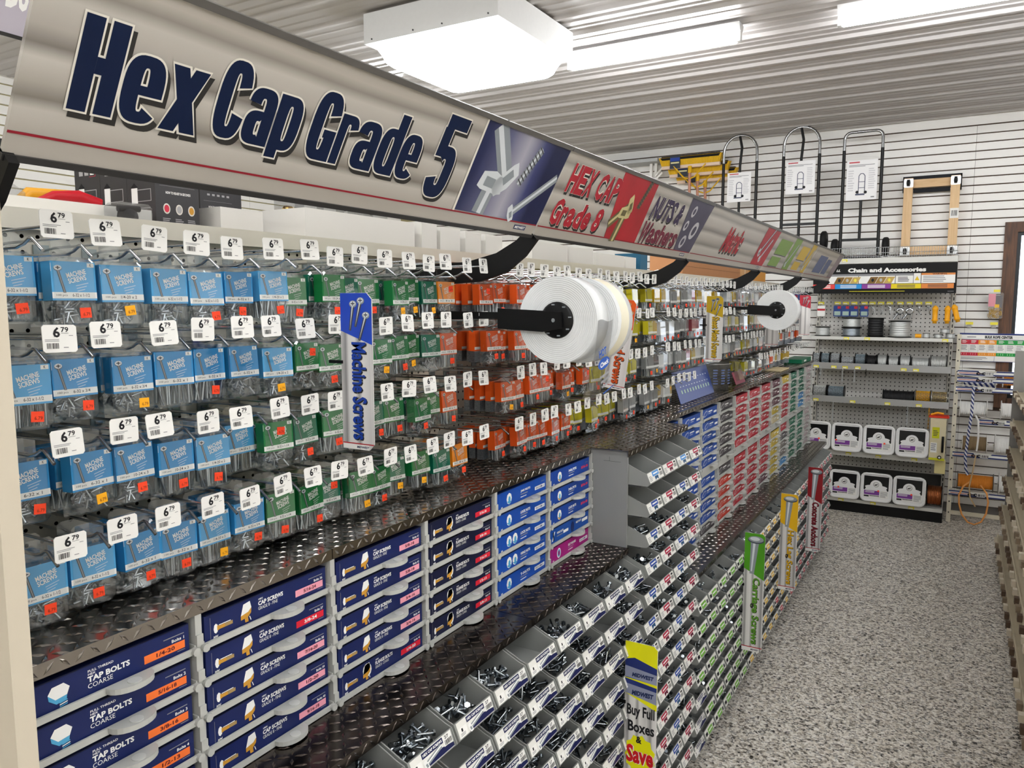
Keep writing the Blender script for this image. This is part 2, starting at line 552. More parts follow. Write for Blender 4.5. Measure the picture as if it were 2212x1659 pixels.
def peg_mesh(w, h, cell, r, mat, ax='Y'):
    """perforated board with real holes; lies in the local Y-Z (or X-Z) plane"""
    s_ = MB(); nx, nz = int(round(w / cell)), int(round(h / cell))
    cw, ch = w / nx, h / nz; vs = []; fs = []
    for i in range(nx):
        for j in range(nz):
            cx, cz = (i + .5) * cw, (j + .5) * ch; bq = len(vs)
            for dx, dz in ((-1, -1), (0, -1), (1, -1), (1, 0), (1, 1), (0, 1), (-1, 1), (-1, 0)):
                vs.append((cx + dx * cw / 2, cz + dz * ch / 2))
            for k in range(8):
                a = rad(-135 + 45 * k); vs.append((cx + r * math.cos(a), cz + r * math.sin(a)))
            fs += [(bq + k, bq + (k + 1) % 8, bq + 8 + (k + 1) % 8, bq + 8 + k) for k in range(8)]
    if ax == 'Y':
        s_.add([(0, p, q) for p, q in vs], fs, mat)
    else:
        s_.add([(p, 0, q) for p, q in vs], fs, mat)
    return s_
peg_m = M('pegboard_cream', '#cfcabb', .5, noise=.03, scale=8)
gon = thing('gondola_shelving', 'long cream pegboard gondola holding the screw packs and bulk bins', 'shelving', (0, 0, 0))
pm = peg_mesh(1.24, .62, .0254, .0036, peg_m).mesh('pegboard')
for i in range(5):
    obj('pegboard', pm, gon, (XP, SB[i], 1.50))
b = MB()
b.box(XP - .03, SB[0], 0, XP - .015, SB[5], 2.13, M('gondola_core', '#2a2926', .8)); obj('core_panel', b, gon)
b = MB(); b.box(XP - .012, SB[0], 2.118, XP + .014, SB[5], 2.152, cream); obj('top_rail', b, gon)
b = MB(); b.box(XP - .44, SB[0], 2.112, XP - .012, SB[5], 2.128, cream); obj('top_shelf', b, gon)
b = MB(); b.box(XP - .44, SB[0], 0, XP - .41, SB[5], 2.112, cream); obj('back_panel', b, gon)
for i, y in enumerate(SB):
    b = MB(); b.box(XP - .012, y - .012, 1.5, XP + .006, y + .012, 2.118, cream)
    for k in range(22):
        b.box(XP + .006, y - .004, 1.53 + k * .026, XP + .0066, y + .004, 1.545 + k * .026, dark)
    obj('upright', b, gon)
b = MB(); b.box(-1.30, SB[0], 0, -.92, SB[5], .115, black); obj('kick_base', b, gon)
b = MB(); b.box(XP - .43, SB[0] - .055, 0, -.902, SB[0] - .032, 2.11, M('end_panel_cream', '#cbc1ae', .5, noise=.02)); obj('end_panel', b, gon)

# ---- tread-plate decks
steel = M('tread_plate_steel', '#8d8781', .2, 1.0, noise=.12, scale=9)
steel_dark_refl = M('tread_plate_dark_refl', '#5a524e', .2, 1.0, noise=.15, scale=9)  # same plate, darker: reflections of bins and aisle put into the colour
def tread(name, label, x0, x1, y0, y1, z, mat, lip=.021, pitch=.0215):
    t = thing(name, label, 'metal plate', (0, 0, 0), None, 'tread plate decks on the gondola')
    b = MB(); b.box(x0, y0, z - .003, x1, y1, z, mat); obj('deck', b, t)
    b = MB(); b.box(x1 - .003, y0, z - lip, x1, y1, z - .003, mat); obj('front_lip', b, t)
    b = MB(); k = 0
    def lug(c, d, w, L, hgt, nrm):
        d = Vector(d); nrm = Vector(nrm); w_ = d.cross(nrm)
        c = Vector(c)
        vs = [c - d * L, c - w_ * w, c + d * L, c + w_ * w, c - d * L * .45 + nrm * hgt, c + d * L * .45 + nrm * hgt]
        b.add(vs, [(0, 1, 4), (1, 5, 4), (1, 2, 5), (2, 3, 5), (3, 4, 5), (3, 0, 4)], mat)
    s2 = math.sqrt(.5); iy = 0
    y = y0 + .012
    while y < y1 - .012:
        x = x0 + .012; ix = 0
        while x < x1 - .006:
            d = (s2, s2, 0) if (ix + iy) % 2 else (s2, -s2, 0)
            lug((x, y, z - .0002), d, .0036, .0125, .0022, (0, 0, 1))
            x += pitch; ix += 1
        d = (0, s2, s2) if iy % 2 else (0, -s2, s2)
        lug((x1 - .0002, y, z - lip * .5), d, .003, .0115, .0014, (1, 0, 0))
        y += pitch; iy += 1
    o = obj('tread_lugs', b, t); o['kind'] = 'stuff'
    return t
tread('tread_plate', 'bright tread plate deck under the nearest blue packs', XP + .01, X1, .455, 1.069, Z1, steel)
tread('tread_plate', 'bright tread plate deck above the navy and blue cartons', XP + .01, X1, 1.071, 2.279, Z1, steel)
tread('tread_plate', 'bright tread plate deck jutting out over the grey bin tower', XP + .01, X2, 2.281, 2.905, Z1, steel)
tread('tread_plate', 'bright tread plate deck holding the clear bucket and blue posters', XP + .01, X1, 2.907, 4.20, Z1, steel, pitch=.026)
tread('tread_plate', 'bright tread plate deck above the red cartons', XP + .01, X1, 4.202, 5.43, Z1, steel, pitch=.03)
tread('tread_plate', 'bright tread plate deck above the green cartons at the far end', XP + .01, X1, 5.432, 6.68, Z1, steel, pitch=.03)
tread('tread_plate', 'tread plate ledge, dark reflection in its colour, in front of the navy cartons', X1 - .04, X2, .455, 1.64, Z2N, steel_dark_refl)
tread('tread_plate', 'tread plate ledge, dark reflection in its colour, ending at the grey bin tower', X1 - .04, X2, 1.642, 2.2995, Z2N, steel_dark_refl)
tread('tread_plate', 'low tread plate ledge starting past the grey bin tower', X1 - .04, X2, 2.907, 4.20, Z2F, steel, pitch=.026)
tread('tread_plate', 'low tread plate ledge in front of the red cartons', X1 - .04, X2, 4.202, 5.43, Z2F, steel, pitch=.03)
tread('tread_plate', 'low tread plate ledge at the far end of the gondola', X1 - .04, X2, 5.432, 6.68, Z2F, steel, pitch=.03)

# ---- canopy signs on curved arms
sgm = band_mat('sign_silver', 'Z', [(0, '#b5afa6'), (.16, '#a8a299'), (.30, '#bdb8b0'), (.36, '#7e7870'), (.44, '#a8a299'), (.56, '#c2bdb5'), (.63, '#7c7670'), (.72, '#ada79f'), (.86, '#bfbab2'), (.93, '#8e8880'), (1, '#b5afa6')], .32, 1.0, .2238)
outl = M('sign_outline', '#e7e2d6', .5)
shad = M('sign_letter_shadow', '#2b2927', .6)
nav2 = M('sign_navy', '#06183a', .5, spec=.2)
redl = M('sign_red', '#a8202f', .5)
purp = M('sign_purple', '#3b2e4d', .5)
SH = .2238
WID = {'m': 1.45, 'w': 1.4, 'W': 1.6, 'M': 1.4, 'i': .52, 'l': .5, 'r': .74, 't': .68, ' ': .42, '&': 1.15, 'f': .7, 'j': .55, '1': .7}
def letters(b, txt, u0, v0, u1, v1, col, bold=.07, out=.0022, xh=.75, gap=.07):
    """heavy condensed lettering set glyph by glyph: outline and shadow layers under the colour"""
    tot = sum(WID.get(c, 1.0) + gap for c in txt) - gap
    k = (u1 - u0) / tot; u = u0; H = v1 - v0
    for c in txt:
        w = WID.get(c, 1.0) * k
        if c != ' ':
            lo, hi = v0, v1
            if c in 'acegmnopqrsuvwxyz':
                hi = v0 + H * xh
            if c in 'pgqy':
                lo = v0 - H * .1
            if c == 't':
                hi = v0 + H * .92
            sx = .010 * (H / .11)
            b.text(c, u + sx - out, lo - sx - out, u + w + sx + out, hi - sx + out, shad, .0006, bold + .03)
            if out:
                b.text(c, u - out, lo - out, u + w + out, hi + out, outl, .0010, bold + .03)
            b.text(c, u, lo, u + w, hi, col, .0014, bold)
        u += w + gap * k
def heavy(b, ch, X, Y_, w, h, g, mat, l):
    """one heavy condensed letter from thick strokes; g widens every stroke (outline and shadow layers)"""
    t = .415 * w; q = .175 * h if h < .1 else .155 * h; cnt = [0]
    def up():
        cnt[0] += 1
        return l + cnt[0] * .000022
    def bar(x0, y0, x1, y1):
        b.rect(x0 - g, y0 - g, x1 + g, y1 + g, mat, up())
    def sup(cx, cy, rx, ry, a, n):
        c, s_ = math.cos(a), math.sin(a)
        return (cx + rx * math.copysign(abs(c) ** (2 / n), c), cy + ry * math.copysign(abs(s_) ** (2 / n), s_))
    def ring(x0, y0, x1, y1, a0, a1, tx=t, ty=q, n=2.9):
        cx, cy = (x0 + x1) / 2, (y0 + y1) / 2; rx, ry = (x1 - x0) / 2, (y1 - y0) / 2
        k = 34; pts = []; l_ = up()
        for i in range(k + 1):
            a = rad(a0 + (a1 - a0) * i / k)
            pts.append((sup(cx, cy, rx + g, ry + g, a, n), sup(cx, cy, max(rx - tx - g, .0006), max(ry - ty - g, .001), a, 3.4)))
        for (o0, i0), (o1, i1) in zip(pts[:-1], pts[1:]):
            b.poly([i0, o0, o1, i1], mat, l_)
        if g and (a1 - a0) < 359:
            for (o0, i0), sg in ((pts[0], -1), (pts[-1], 1)):
                dx = 0; dy = sg * g if cy > o0[1] else sg * g
                b.poly([i0, o0, (o0[0], o0[1] - (g if sg < 0 and a0 > 0 else -g)), (i0[0], i0[1] - (g if sg < 0 and a0 > 0 else -g))], mat, up())
    x1, y1 = X + w, Y_ + h
    if ch == 'H':
        bar(X, Y_, X + t, y1); bar(x1 - t, Y_, x1, y1); bar(X + t, Y_ + h * .42, x1 - t, Y_ + h * .60)
    elif ch == 'e':
        ring(X, Y_, x1, y1, -4, 318); bar(X + t, Y_ + h * .42, x1, Y_ + h * .42 + q * .8)
    elif ch == 'x':
        for sg in (0, 1):
            xa, xb = (X, x1 - t) if sg == 0 else (x1 - t, X)
            b.poly([(xa - g, Y_ - g), (xa + t + g, Y_ - g), (xb + t + g, y1 + g), (xb - g, y1 + g)], mat, up())
    elif ch == 'C':
        ring(X, Y_, x1, y1, 16, 344)
    elif ch == 'G':
        ring(X, Y_, x1, y1, 16, 330); bar(x1 - t, Y_, x1, Y_ + h * .46); bar(X + w * .52, Y_ + h * .34, x1, Y_ + h * .46)
    elif ch == 'a':
        bar(x1 - t, Y_, x1, Y_ + h * .72); ring(X, Y_ + h * .3, x1, y1, 0, 172); ring(X, Y_, x1 - t * .1, Y_ + h * .60, 60, 300)
    elif ch == 'p':
        bar(X, Y_ - h * .16, X + t, y1); ring(X, Y_, x1, y1, -160, 160)
    elif ch == 'd':
        bar(x1 - t, Y_, x1, Y_ + h * 1.33); ring(X, Y_, x1, y1, 20, 340)
    elif ch == 'r':
        bar(X, Y_, X + t, y1); ring(X, Y_ + h * .3, x1, y1, 10, 165)
    elif ch == '5':
        bar(X + w * .06, y1 - q, x1, y1); bar(X + w * .02, Y_ + h * .5, X + t, y1 - q); ring(X, Y_, x1, Y_ + h * .64, -170, 138)
def heavy_word(b, word, u0, v0, u1, v1, xh=.76, gap=.05):
    wd = {'r': .78, '5': 1.0}
    tot = sum(wd.get(c, 1.0) + gap for c in word) - gap; k = (u1 - u0) / tot
    for m_, g, du, dv, l in ((shad, .0026, .006, -.007, .0006), (outl, .0026, 0, 0, .0010), (nav2, 0, 0, 0, .0014)):
        u = u0
        for c in word:
            w = wd.get(c, 1.0) * k; H = (v1 - v0) * (xh if c in 'exapdr' else 1.0)
            heavy(b, c, u + du, v0 + dv, w, H, g, m_, l); u += w + gap * k
def bolt(b, u, v, L, w, ang, m1, m2, head=True, l=.0010):
    c, s_ = math.cos(rad(ang)), math.sin(rad(ang))
    def T(p):
        return (u + p[0] * c - p[1] * s_, v + p[0] * s_ + p[1] * c)
    b.poly([T(p) for p in ((0, -w), (L, -w), (L, w), (0, w))], m1, l)
    b.poly([T(p) for p in ((0, -w * .2), (L, -w * .2), (L, w * .45), (0, w * .45))], m2, l + .0003)
    if head:
        b.poly([T(p) for p in ((-w * 1.6, -w * 1.9), (-w * .2, -w * 2.1), (0, -w * 1.4), (0, w * 1.4), (-w * .2, w * 2.1), (-w * 1.6, w * 1.9), (-w * 2.0, 0))], m2, l + .0004)
        b.poly([T(p) for p in ((-w * 1.3, -w * 1.2), (-w * .4, -w * 1.2), (-w * .4, w * .4), (-w * 1.3, w * .4))], m1, l + .0007)
    else:
        for k in range(9):
            q = L * (k + .4) / 9
            b.poly([T(p) for p in ((q, -w), (q + L * .035, -w), (q + L * .06, w), (q + L * .025, w))], dkgrey, l + .0005)
def sign(label, y0, y1, fn):
    t = thing('canopy_sign', label, 'sign', (-.942, y0, 2.167), (0, rad(28.9), 0), 'canopy signs over the gondola')
    L = y1 - y0 - .004
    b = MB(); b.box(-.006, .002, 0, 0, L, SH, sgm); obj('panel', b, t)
    b = MB(); b.box(-.014, 0, SH, .004, L + .002, SH + .010, M('sign_rail_grey', '#5b5854', .4)); obj('top_rail', b, t)
    b = MB(); b.box(-.014, 0, -.008, .004, L + .002, 0, M('sign_rail_dark', '#2c2b2b', .4)); obj('bottom_rail', b, t)
    b = MB(); b.rect(.002, SH * .108, L, SH * .122, M('sign_red_line', '#8e1326', .5), .0008)
    b.rect(L - .1, SH * .035, L - .045, SH * .085, M('sign_logo_blue', '#27345c', .5), .0006)
    b.text('MIDWEST', L - .097, SH * .045, L - .048, SH * .075, paper, .0010, .03, .25)
    fn(b, L); obj('print', b, t)
    for u in (.02, L - .02):
        b = MB(); b.cyl((-.006, u, SH * .5), (-.02, u, SH * .5), .004, black, 6); obj('bolt', b, t)
blu_bg = band_mat('sign_blue_picture', 'Y', [(0, '#0c1640'), (.78, '#131e4c'), (.85, '#5d5f80'), (.91, '#a9a7b4'), (.965, '#3a4070'), (1, '#0c1640')], .4, 1.0, 1.24)
red_bg = M('sign_red_picture', '#a5232c', .45, noise=.35, scale=9)
pur_bg = M('sign_purple_picture', '#4a4658', .45, noise=.3, scale=9)
st1 = M('bolt_grey', '#8d9499', .4); st2 = M('bolt_light', '#d5dade', .4); st3 = M('bolt_dark', '#3c434d', .4)
ol1 = M('bolt_olive', '#6b6341', .4); ol2 = M('bolt_olive_light', '#c9bf8a', .4)
def s1(b, L):
    heavy_word(b, 'Hex', .058, SH * .29, .230, SH * .785, .76, .09)
    heavy_word(b, 'Cap', .250, SH * .315, .402, SH * .80)
    heavy_word(b, 'Grade', .424, SH * .305, .700, SH * .795)
    heavy_word(b, '5', .742, SH * .20, .812, SH * .93)
    b.poly([(.875, 0.002 + SH * .122), (.865, SH * .995), (L, SH * .995), (L, SH * .122)], blu_bg, .0007)
    b.poly([(.868, SH * .122), (.875, SH * .122), (.868, SH * .995), (.862, SH * .995)], outl, .0009)
    bolt(b, 1.0, SH * .58, .125, .023, 133, st1, st2)
    bolt(b, 1.07, SH * .50, .10, .012, 66, st1, st2, False)
    bolt(b, .965, SH * .36, .050, .024, -95, st1, st2)
    bolt(b, 1.10, SH * .22, .165, .011, 38, st1, st2)
sign('silver canopy sign reading Hex Cap Grade 5 in big navy letters', .472, 1.712, s1)
def s2(b, L):
    letters(b, 'HEX CAP', .05, SH * .56, .365, SH * .90, redl, .04, .0008)
    letters(b, 'Grade 8', .04, SH * .16, .34, SH * .48, redl, .04, .0008)
    b.poly([(.415, SH * .122), (.345, SH * .995), (.62, SH * .995), (.66, SH * .122)], red_bg, .0007)
    bolt(b, .50, SH * .66, -.13, .016, 38, ol1, ol2); bolt(b, .475, SH * .42, .075, .02, -88, ol1, ol2); bolt(b, .55, SH * .6, .09, .012, 80, ol1, M('bolt_brown', '#4b3d36', .4), False)
    letters(b, 'NUTS &', .67, SH * .52, .96, SH * .86, purp, .04, .0008)
    letters(b, 'Washers', .665, SH * .15, 1.02, SH * .47, M('sign_maroon', '#6e2036', .5), .04, .0008)
    b.poly([(1.05, SH * .122), (.975, SH * .995), (L, SH * .995), (L, SH * .122)], pur_bg, .0007)
    for u, v, r in ((1.06, .80, .022), (1.16, .5, .035), (1.10, .28, .026), (1.05, .55, .02)):
        b.disc(u, SH * v, r, M('washer_light', '#b9b8bd', .4), .0010, 18); b.disc(u, SH * v, r * .55, pur_bg, .0013, 14)
sign('silver canopy sign reading Hex Cap Grade 8 and Nuts & Washers', 1.714, 2.962, s2)
def s3(b, L):
    letters(b, 'Metric', .36, SH * .25, .64, SH * .76, redl, .04, .0008)
    b.poly([(.99, SH * .122), (.96, SH * .995), (L, SH * .995), (L, SH * .122)], red_bg, .0007)
    bolt(b, 1.05, SH * .45, .15, .014, 55, st3, st2); bolt(b, 1.12, SH * .30, .12, .012, 60, st1, st2)
sign('silver canopy sign reading Metric in red letters', 2.964, 4.224, s3)
grn_t = M('sign_green', '#7c9a4b', .5); yel_t = M('sign_yellow', '#cfae3c', .5); blu_t = M('sign_slate_blue', '#5b6588', .5)
def s4(b, L):
    b.rect(.10, SH * .47, .42, SH * .86, grn_t, .0008); b.rect(.10, SH * .16, .33, SH * .40, grn_t, .0008)
    b.rect(.10, SH * .445, .42, SH * .465, dkgrey, .0010); b.rect(.10, SH * .135, .33, SH * .155, dkgrey, .0010)
    b.poly([(.50, SH * .122), (.45, SH * .995), (.64, SH * .995), (.66, SH * .122)], grn_t, .0007); bolt(b, .53, SH * .3, .14, .012, 60, st1, st2)
    b.rect(.74, SH * .47, 1.0, SH * .86, yel_t, .0008); b.rect(.74, SH * .16, .95, SH * .40, yel_t, .0008)
    b.rect(.74, SH * .445, 1.0, SH * .465, dkgrey, .0010)
    b.poly([(1.08, SH * .122), (1.03, SH * .995), (1.18, SH * .995), (1.2, SH * .122)], yel_t, .0007); bolt(b, 1.1, SH * .3, .14, .012, 60, st1, st2)
sign('silver canopy sign with green and yellow lettering blocks', 4.226, 5.464, s4)
def s5(b, L):
    b.rect(.25, SH * .2, .58, SH * .78, blu_t, .0008); b.rect(.62, SH * .2, .82, SH * .72, blu_t, .0008)
    b.rect(.60, SH * .2, .612, SH * .8, outl, .0010); b.rect(1.0, SH * .122, L, SH * .995, M('sign_mauve', '#8c8083', .45, noise=.3, scale=12), .0007)
sign('silver canopy sign with blue lettering at the far end', 5.466, 6.69, s5)
for i, y in enumerate(SB):
    b = MB(); w = .006
    up = [(-1.33, 2.105), (-1.24, 2.102), (-1.14, 2.105), (-1.05, 2.125), (-.99, 2.155), (-.956, 2.185)]
    lo = [(-.93, 2.155), (-.965, 2.115), (-1.02, 2.075), (-1.10, 2.052), (-1.20, 2.047), (-1.33, 2.047)]
    pr = [(x, y - w, z) for x, z in up + lo]
    b.prism(pr, (0, 2 * w, 0), black)
    thing('sign_arm', 'black curved sign arm at the %s upright from the left' % ORD[i], 'bracket', (0, 0, 0), None, 'curved arms under the canopy signs', b)
# ================================================================== peg hooks with price tags
tagm = M('price_tag_white', '#efeeea', .5)
def tag_mesh(seed):
    b = MB(); r = random.Random(seed); w, h = .0225, .0185
    b.cbox(-.0006, -w, -h, .0006, w, h, .003, tagm, 'X')
    b.plane((.0006, 0, 0), (0, 1, 0), (0, 0, 1))
    b.text('6', -.0085, .0015, .0005, .0155, ink, .0003, .03)
    b.text('79', .0018, .0085, .0118, .0155, ink, .0003, .02)
    b.rect(.0018, .0070, .0118, .0074, ink, .0003)
    b.lines(-.0195, -.0048, .006, -.001, 2, inkg, .0003, .4, .3, r)
    b.bars(-.0175, -.0135, -.002, -.006, ink, .0003, 11, seed)
    b.rect(.004, -.0125, .0105, -.0115, inkg, .0003); b.rect(.012, .0035, .0175, .0043, inkg, .0003)
    return b.mesh('price_tag')
tags = [tag_mesh(s_) for s_ in (1, 2, 3)]
b = MB()
b.tube([(.004, 0, 0), (.205, 0, 0), (.222, 0, .004), (.236, 0, .011), (.243, 0, .0105), (.266, 0, -.006)], .0026, chrome, 6)
b.tube([(.004, .004, .018), (.03, .004, .022), (.292, .004, .026)], .0022, chrome, 5)
hook_me = b.mesh('peg_hook')
b = MB(); b.box(.0004, -.013, -.012, .004, .013, .028, M('zinc_plate', '#9aa6a8', .3, .9)); b.box(.004, -.007, -.002, .0075, .007, .006, chrome); plate_me = b.mesh('back_plate')
HOOKY = []
for s_ in range(5):
    y0 = SB[s_] + (.097 if s_ == 0 else .10)
    HOOKY.append([y0 + k * PITCH for k in range(15)])
HJ = {}
for s_ in range(5):
    for r_ in range(4):
        for k in range(15):
            jy, jz = rnd.uniform(-.006, .006), rnd.uniform(-.005, .005)
            if s_ == 0 and r_ == 0 and k < 2:
                jz = .012 - .006 * k
            if r_ == 3 and ((s_ == 2 and k > 5) or (s_ == 3 and k < 6)):
                continue
            HJ[s_, r_, k] = (HOOKY[s_][k] + jy, ROWZ[r_] - .027 + jz)
            y, z = HJ[s_, r_, k]
            t = thing('peg_hook', 'wire peg hook, %s from the left, %s row of %s bay' % (ORD[k], ROWN[r_], ORD[s_]), 'peg hook', (XP, y, z), (0, 0, rnd.uniform(-.03, .03)), 'peg hooks with price tags', hook_me)
            obj('back_plate', plate_me, t)
            obj('price_tag', tags[(k + r_) % 3], t, (.298, .002, .027), (rnd.uniform(-.05, .05), rnd.uniform(-.12, .02), rnd.uniform(-.06, .10)), 'white price tag marked 6.79')

# ================================================================== hanging screw packs
shell_m = clear_mat('clear_blister', (.95, .965, .97, 1), .05, .07, .42)
screw_m = M('zinc_screws', '#c3c9ce', .3, 1.0)
screw_d = M('dark_screws', '#7d858c', .3, 1.0)
def zmap(b, name):
    b.v = [(x, y, z * .95 + .014) for x, y, z in b.v]
    return b.mesh(name)
def shell_mesh(w=.036, t=.0125):
    b = MB()
    b.cbox(-.0008, -w * .72, -.026, .0008, w * .72, .009, .006, shell_m, 'X')
    # blister: chamfered body narrowing to its front
    a = .006
    def rg(x, hw, z0, z1, c):
        return [(x, -hw + c, z0), (x, hw - c, z0), (x, hw, z0 + c), (x, hw, z1 - c), (x, hw - c, z1), (x, -hw + c, z1), (x, -hw, z1 - c), (x, -hw, z0 + c)]
    A = rg(-t, w, -.124, -.020, .007); B = rg(t * .75, w, -.124, -.020, .007); Cc = rg(t, w - .003, -.121, -.023, .006)
    f = [tuple(range(7, -1, -1))] + [(i, (i + 1) % 8, 8 + (i + 1) % 8, 8 + i) for i in range(8)] + [(8 + i, 8 + (i + 1) % 8, 16 + (i + 1) % 8, 16 + i) for i in range(8)] + [tuple(range(16, 24))]
    b.add(A + B + Cc, f, shell_m)
    b.box(-t - .0002, -w - .002, -.1265, -t + .0008, w + .002, -.018, shell_m)
    return zmap(b, 'screw_pack')
shells = [shell_mesh(.035), shell_mesh(.033)]
def screws_mesh(seed, mode):
    r = random.Random(seed); b = MB()
    for i in range(16 if mode else 22):
        if mode:      # long screws lying roughly parallel
            x, y = r.uniform(-.008, .008), -.027 + .054 * i / 15 + r.uniform(-.003, .003)
            a = r.uniform(-.25, .25); L = .036
            p0 = Vector((x, y - a * .018, -.119)); p1 = Vector((x + r.uniform(-.002, .002), y + a * .018, -.119 + L))
        else:
            c = Vector((r.uniform(-.007, .009), r.uniform(-.02, .02), r.uniform(-.115, -.088)))
            d = Vector((r.uniform(-.3, .3), r.uniform(-1, 1), r.uniform(-1, 1))).normalized() * .009
            p0, p1 = c - d, c + d
        m = screw_m if r.random() < .7 else screw_d
        b.cyl(p0, p1, .0017, m, 5, None, False)
        dd = (p1 - p0).normalized()
        b.cyl(p1 - dd * .0016, p1, .0014, m, 6, .0036)
    return zmap(b, 'screws')
screws = [screws_mesh(1, 0), screws_mesh(2, 1), screws_mesh(3, 0), screws_mesh(4, 1)]
card_cols = {'blue': '#2f8cc8', 'blue2': '#4ea3d8', 'green': '#14763c', 'green2': '#0d6f55', 'orange': '#e0561a', 'amber': '#ef8a1c', 'yellow': '#cfc32a', 'gold': '#c3a01c', 'grey': '#9b9c9b', 'white': '#dedfde', 'red': '#9c1f36', 'dark': '#3c3535', 'navy': '#24449a'}
def card_mesh(kind, words, size, w=.0335, t=.0115, pic=True):
    b = MB(); m = M('card_' + kind, card_cols[kind], .4)
    z0, z1 = -.086, -.027
    b.box(t - .0006, -w, z0, t, w, z1, m)
    b.box(-t, -w, z0, t - .0006, -w + .0005, z1, m); b.box(-t, w - .0005, z0, t - .0006, w, z1, m)
    b.plane((t, 0, 0), (0, 1, 0), (0, 0, 1))
    pale = M('card_pale_' + kind, tuple(min(1, v * .45 + .45) for v in hx(card_cols[kind])[:3]) + (1,), .45)
    b.rect(-w, z0 + .003, w, z0 + .0125, paper, .0002)
    b.rect(-w, -.0425, -w + .001, -.03, pale, .0002)
    if size:
        b.text(size, .0, z0 + .0055, .0, z0 + .0055, ink) if False else b.text(size, -.004, z0 + .0055, .022, z0 + .0105, ink, .0004, .01)
        b.text('100 pcs', -w + .006, z0 + .0055, -.0115, z0 + .0095, ink, .0004)
    b.rect(w - .0125, -.035, w - .002, -.0285, paper, .0003); b.text('K', w - .0085, -.0338, w - .006, -.0295, ink, .0005, .02)
    if pic:
        b.disc(-w + .0105, -.0375, .0062, dkgrey, .0003, 10, .0044); b.disc(-w + .0105, -.0368, .0058, st2, .0004, 10, .0040)
        b.rect(-w + .0095, -.0392, -w + .0115, -.0345, ink, .0005); b.rect(-w + .0072, -.0374, -w + .0138, -.0360, ink, .0005)
        b.poly([(-w + .0085, -.041), (-w + .0125, -.0405), (-w + .0205, -.0745), (-w + .0165, -.0745)], dkgrey, .0003)
        b.poly([(-w + .0098, -.041), (-w + .0112, -.041), (-w + .0192, -.0745), (-w + .0178, -.0745)], st1, .0005)
    if words:
        for i, wd_ in enumerate(words):
            b.text(wd_, -.010 + i * .002, -.0525 - i * .0085, .020, -.0445 - i * .0085, paper, .0004, .025, 0, 14)
        for i in range(3):
            b.plane((t, .002 + i * .001, -.0645 - i * .004), (0, math.cos(rad(14)), math.sin(rad(14))), (0, -math.sin(rad(14)), math.cos(rad(14))))
            b.rect(0, 0, .02 - i * .004, .0013, pale, .0004)
        b.plane((t, 0, 0), (0, 1, 0), (0, 0, 1))
    return zmap(b, 'card')
MS = ('MACHINE', 'SCREWS'); WS = ('WOOD', 'SCREWS')
cards = {'blue': [card_mesh('blue', MS, s_) for s_ in ('6-32 x 1', '6-32 x 3/4', '10-24 x 3')] + [card_mesh('blue2', MS, s_) for s_ in ('6-32 x 1-1/2', '1/4-20 x 2')],
         'green': [card_mesh('green', MS, s_) for s_ in ('6-32 x 1/2', '8-32 x 1-1/4', '10-24 x 2')] + [card_mesh('green2', MS, '8-32 x 3/4')],
         'orange': [card_mesh('orange', WS, '8 x 1'), card_mesh('orange', WS, '10 x 2')], 'amber': [card_mesh('amber', WS, '8 x 3')],
         'yellow': [card_mesh('yellow', None, None)], 'gold': [card_mesh('gold', None, None)], 'grey': [card_mesh('grey', None, None)], 'white': [card_mesh('white', None, None, pic=False)],
         'red': [card_mesh('red', None, None, pic=False)], 'dark': [card_mesh('dark', None, None, pic=False)], 'navy': [card_mesh('navy', None, None, pic=False)]}
def sticker_mesh(m):
    b = MB(); b.box(0, -.0085, -.0075, .0003, .0085, .0075, m)
    b.plane((.0003, 0, 0), (0, 1, 0), (0, 0, 1)); b.text('6.79', -.004, -.0045, .0065, .0005, M('sticker_ink', '#7a2a10', .6), .0002)
    return b.mesh('price_sticker')
stk = [sticker_mesh(orange_st), sticker_mesh(yellow_st)]
def pack_kind(s_, r_, k):
    r = random.Random(s_ * 1000 + r_ * 100 + k)
    if s_ == 0:
        if k == 14: return 'amber' if r_ in (0, 3) else 'orange'
        return 'blue' if k < (7, 7, 6, 6)[r_] else 'green'
    if s_ == 1:
        if r_ < 2: return 'orange' if k < 7 else 'yellow'
        if r_ == 2: return 'orange' if k < 9 else 'yellow'
        return 'orange' if k < 7 else ('yellow' if k < 13 else 'grey')
    if s_ == 2:
        seq = (['yellow', 'gold', 'gold', 'grey', 'grey', 'gold', 'grey', 'grey', 'red', 'gold', 'white', 'gold', 'gold', 'gold', 'grey'],
               ['yellow', 'gold', 'white', 'grey', 'white', 'grey', 'grey', 'grey', 'red', 'red', 'dark', 'dark', 'grey', 'white', 'grey'],
               ['grey', 'dark', 'white', 'grey', 'white', 'grey', 'grey', 'red', 'gold', 'white', 'grey', 'white', 'grey', 'white', 'white'],
               ['grey', 'grey', 'gold', 'white', 'gold', 'white', 'red', 'grey', 'grey', 'white', 'grey', 'white', 'grey', 'white', 'grey'])[r_]
        return seq[k]
    if s_ == 3:
        return r.choice(['white', 'grey', 'white', 'gold', 'white', 'grey', 'yellow', 'white', 'grey'])
    return r.choice(['white', 'grey', 'white', 'gold', 'orange']) if k < 8 else r.choice(['red', 'navy', 'white', 'orange', 'navy'])
CN = {'blue': 'blue machine screw', 'green': 'green machine screw', 'orange': 'orange wood screw', 'amber': 'amber wood screw', 'yellow': 'yellow carded screw', 'gold': 'mustard carded screw', 'grey': 'grey carded screw', 'white': 'white carded screw', 'red': 'red carded screw', 'dark': 'dark carded screw', 'navy': 'navy carded screw'}
restP = MB()
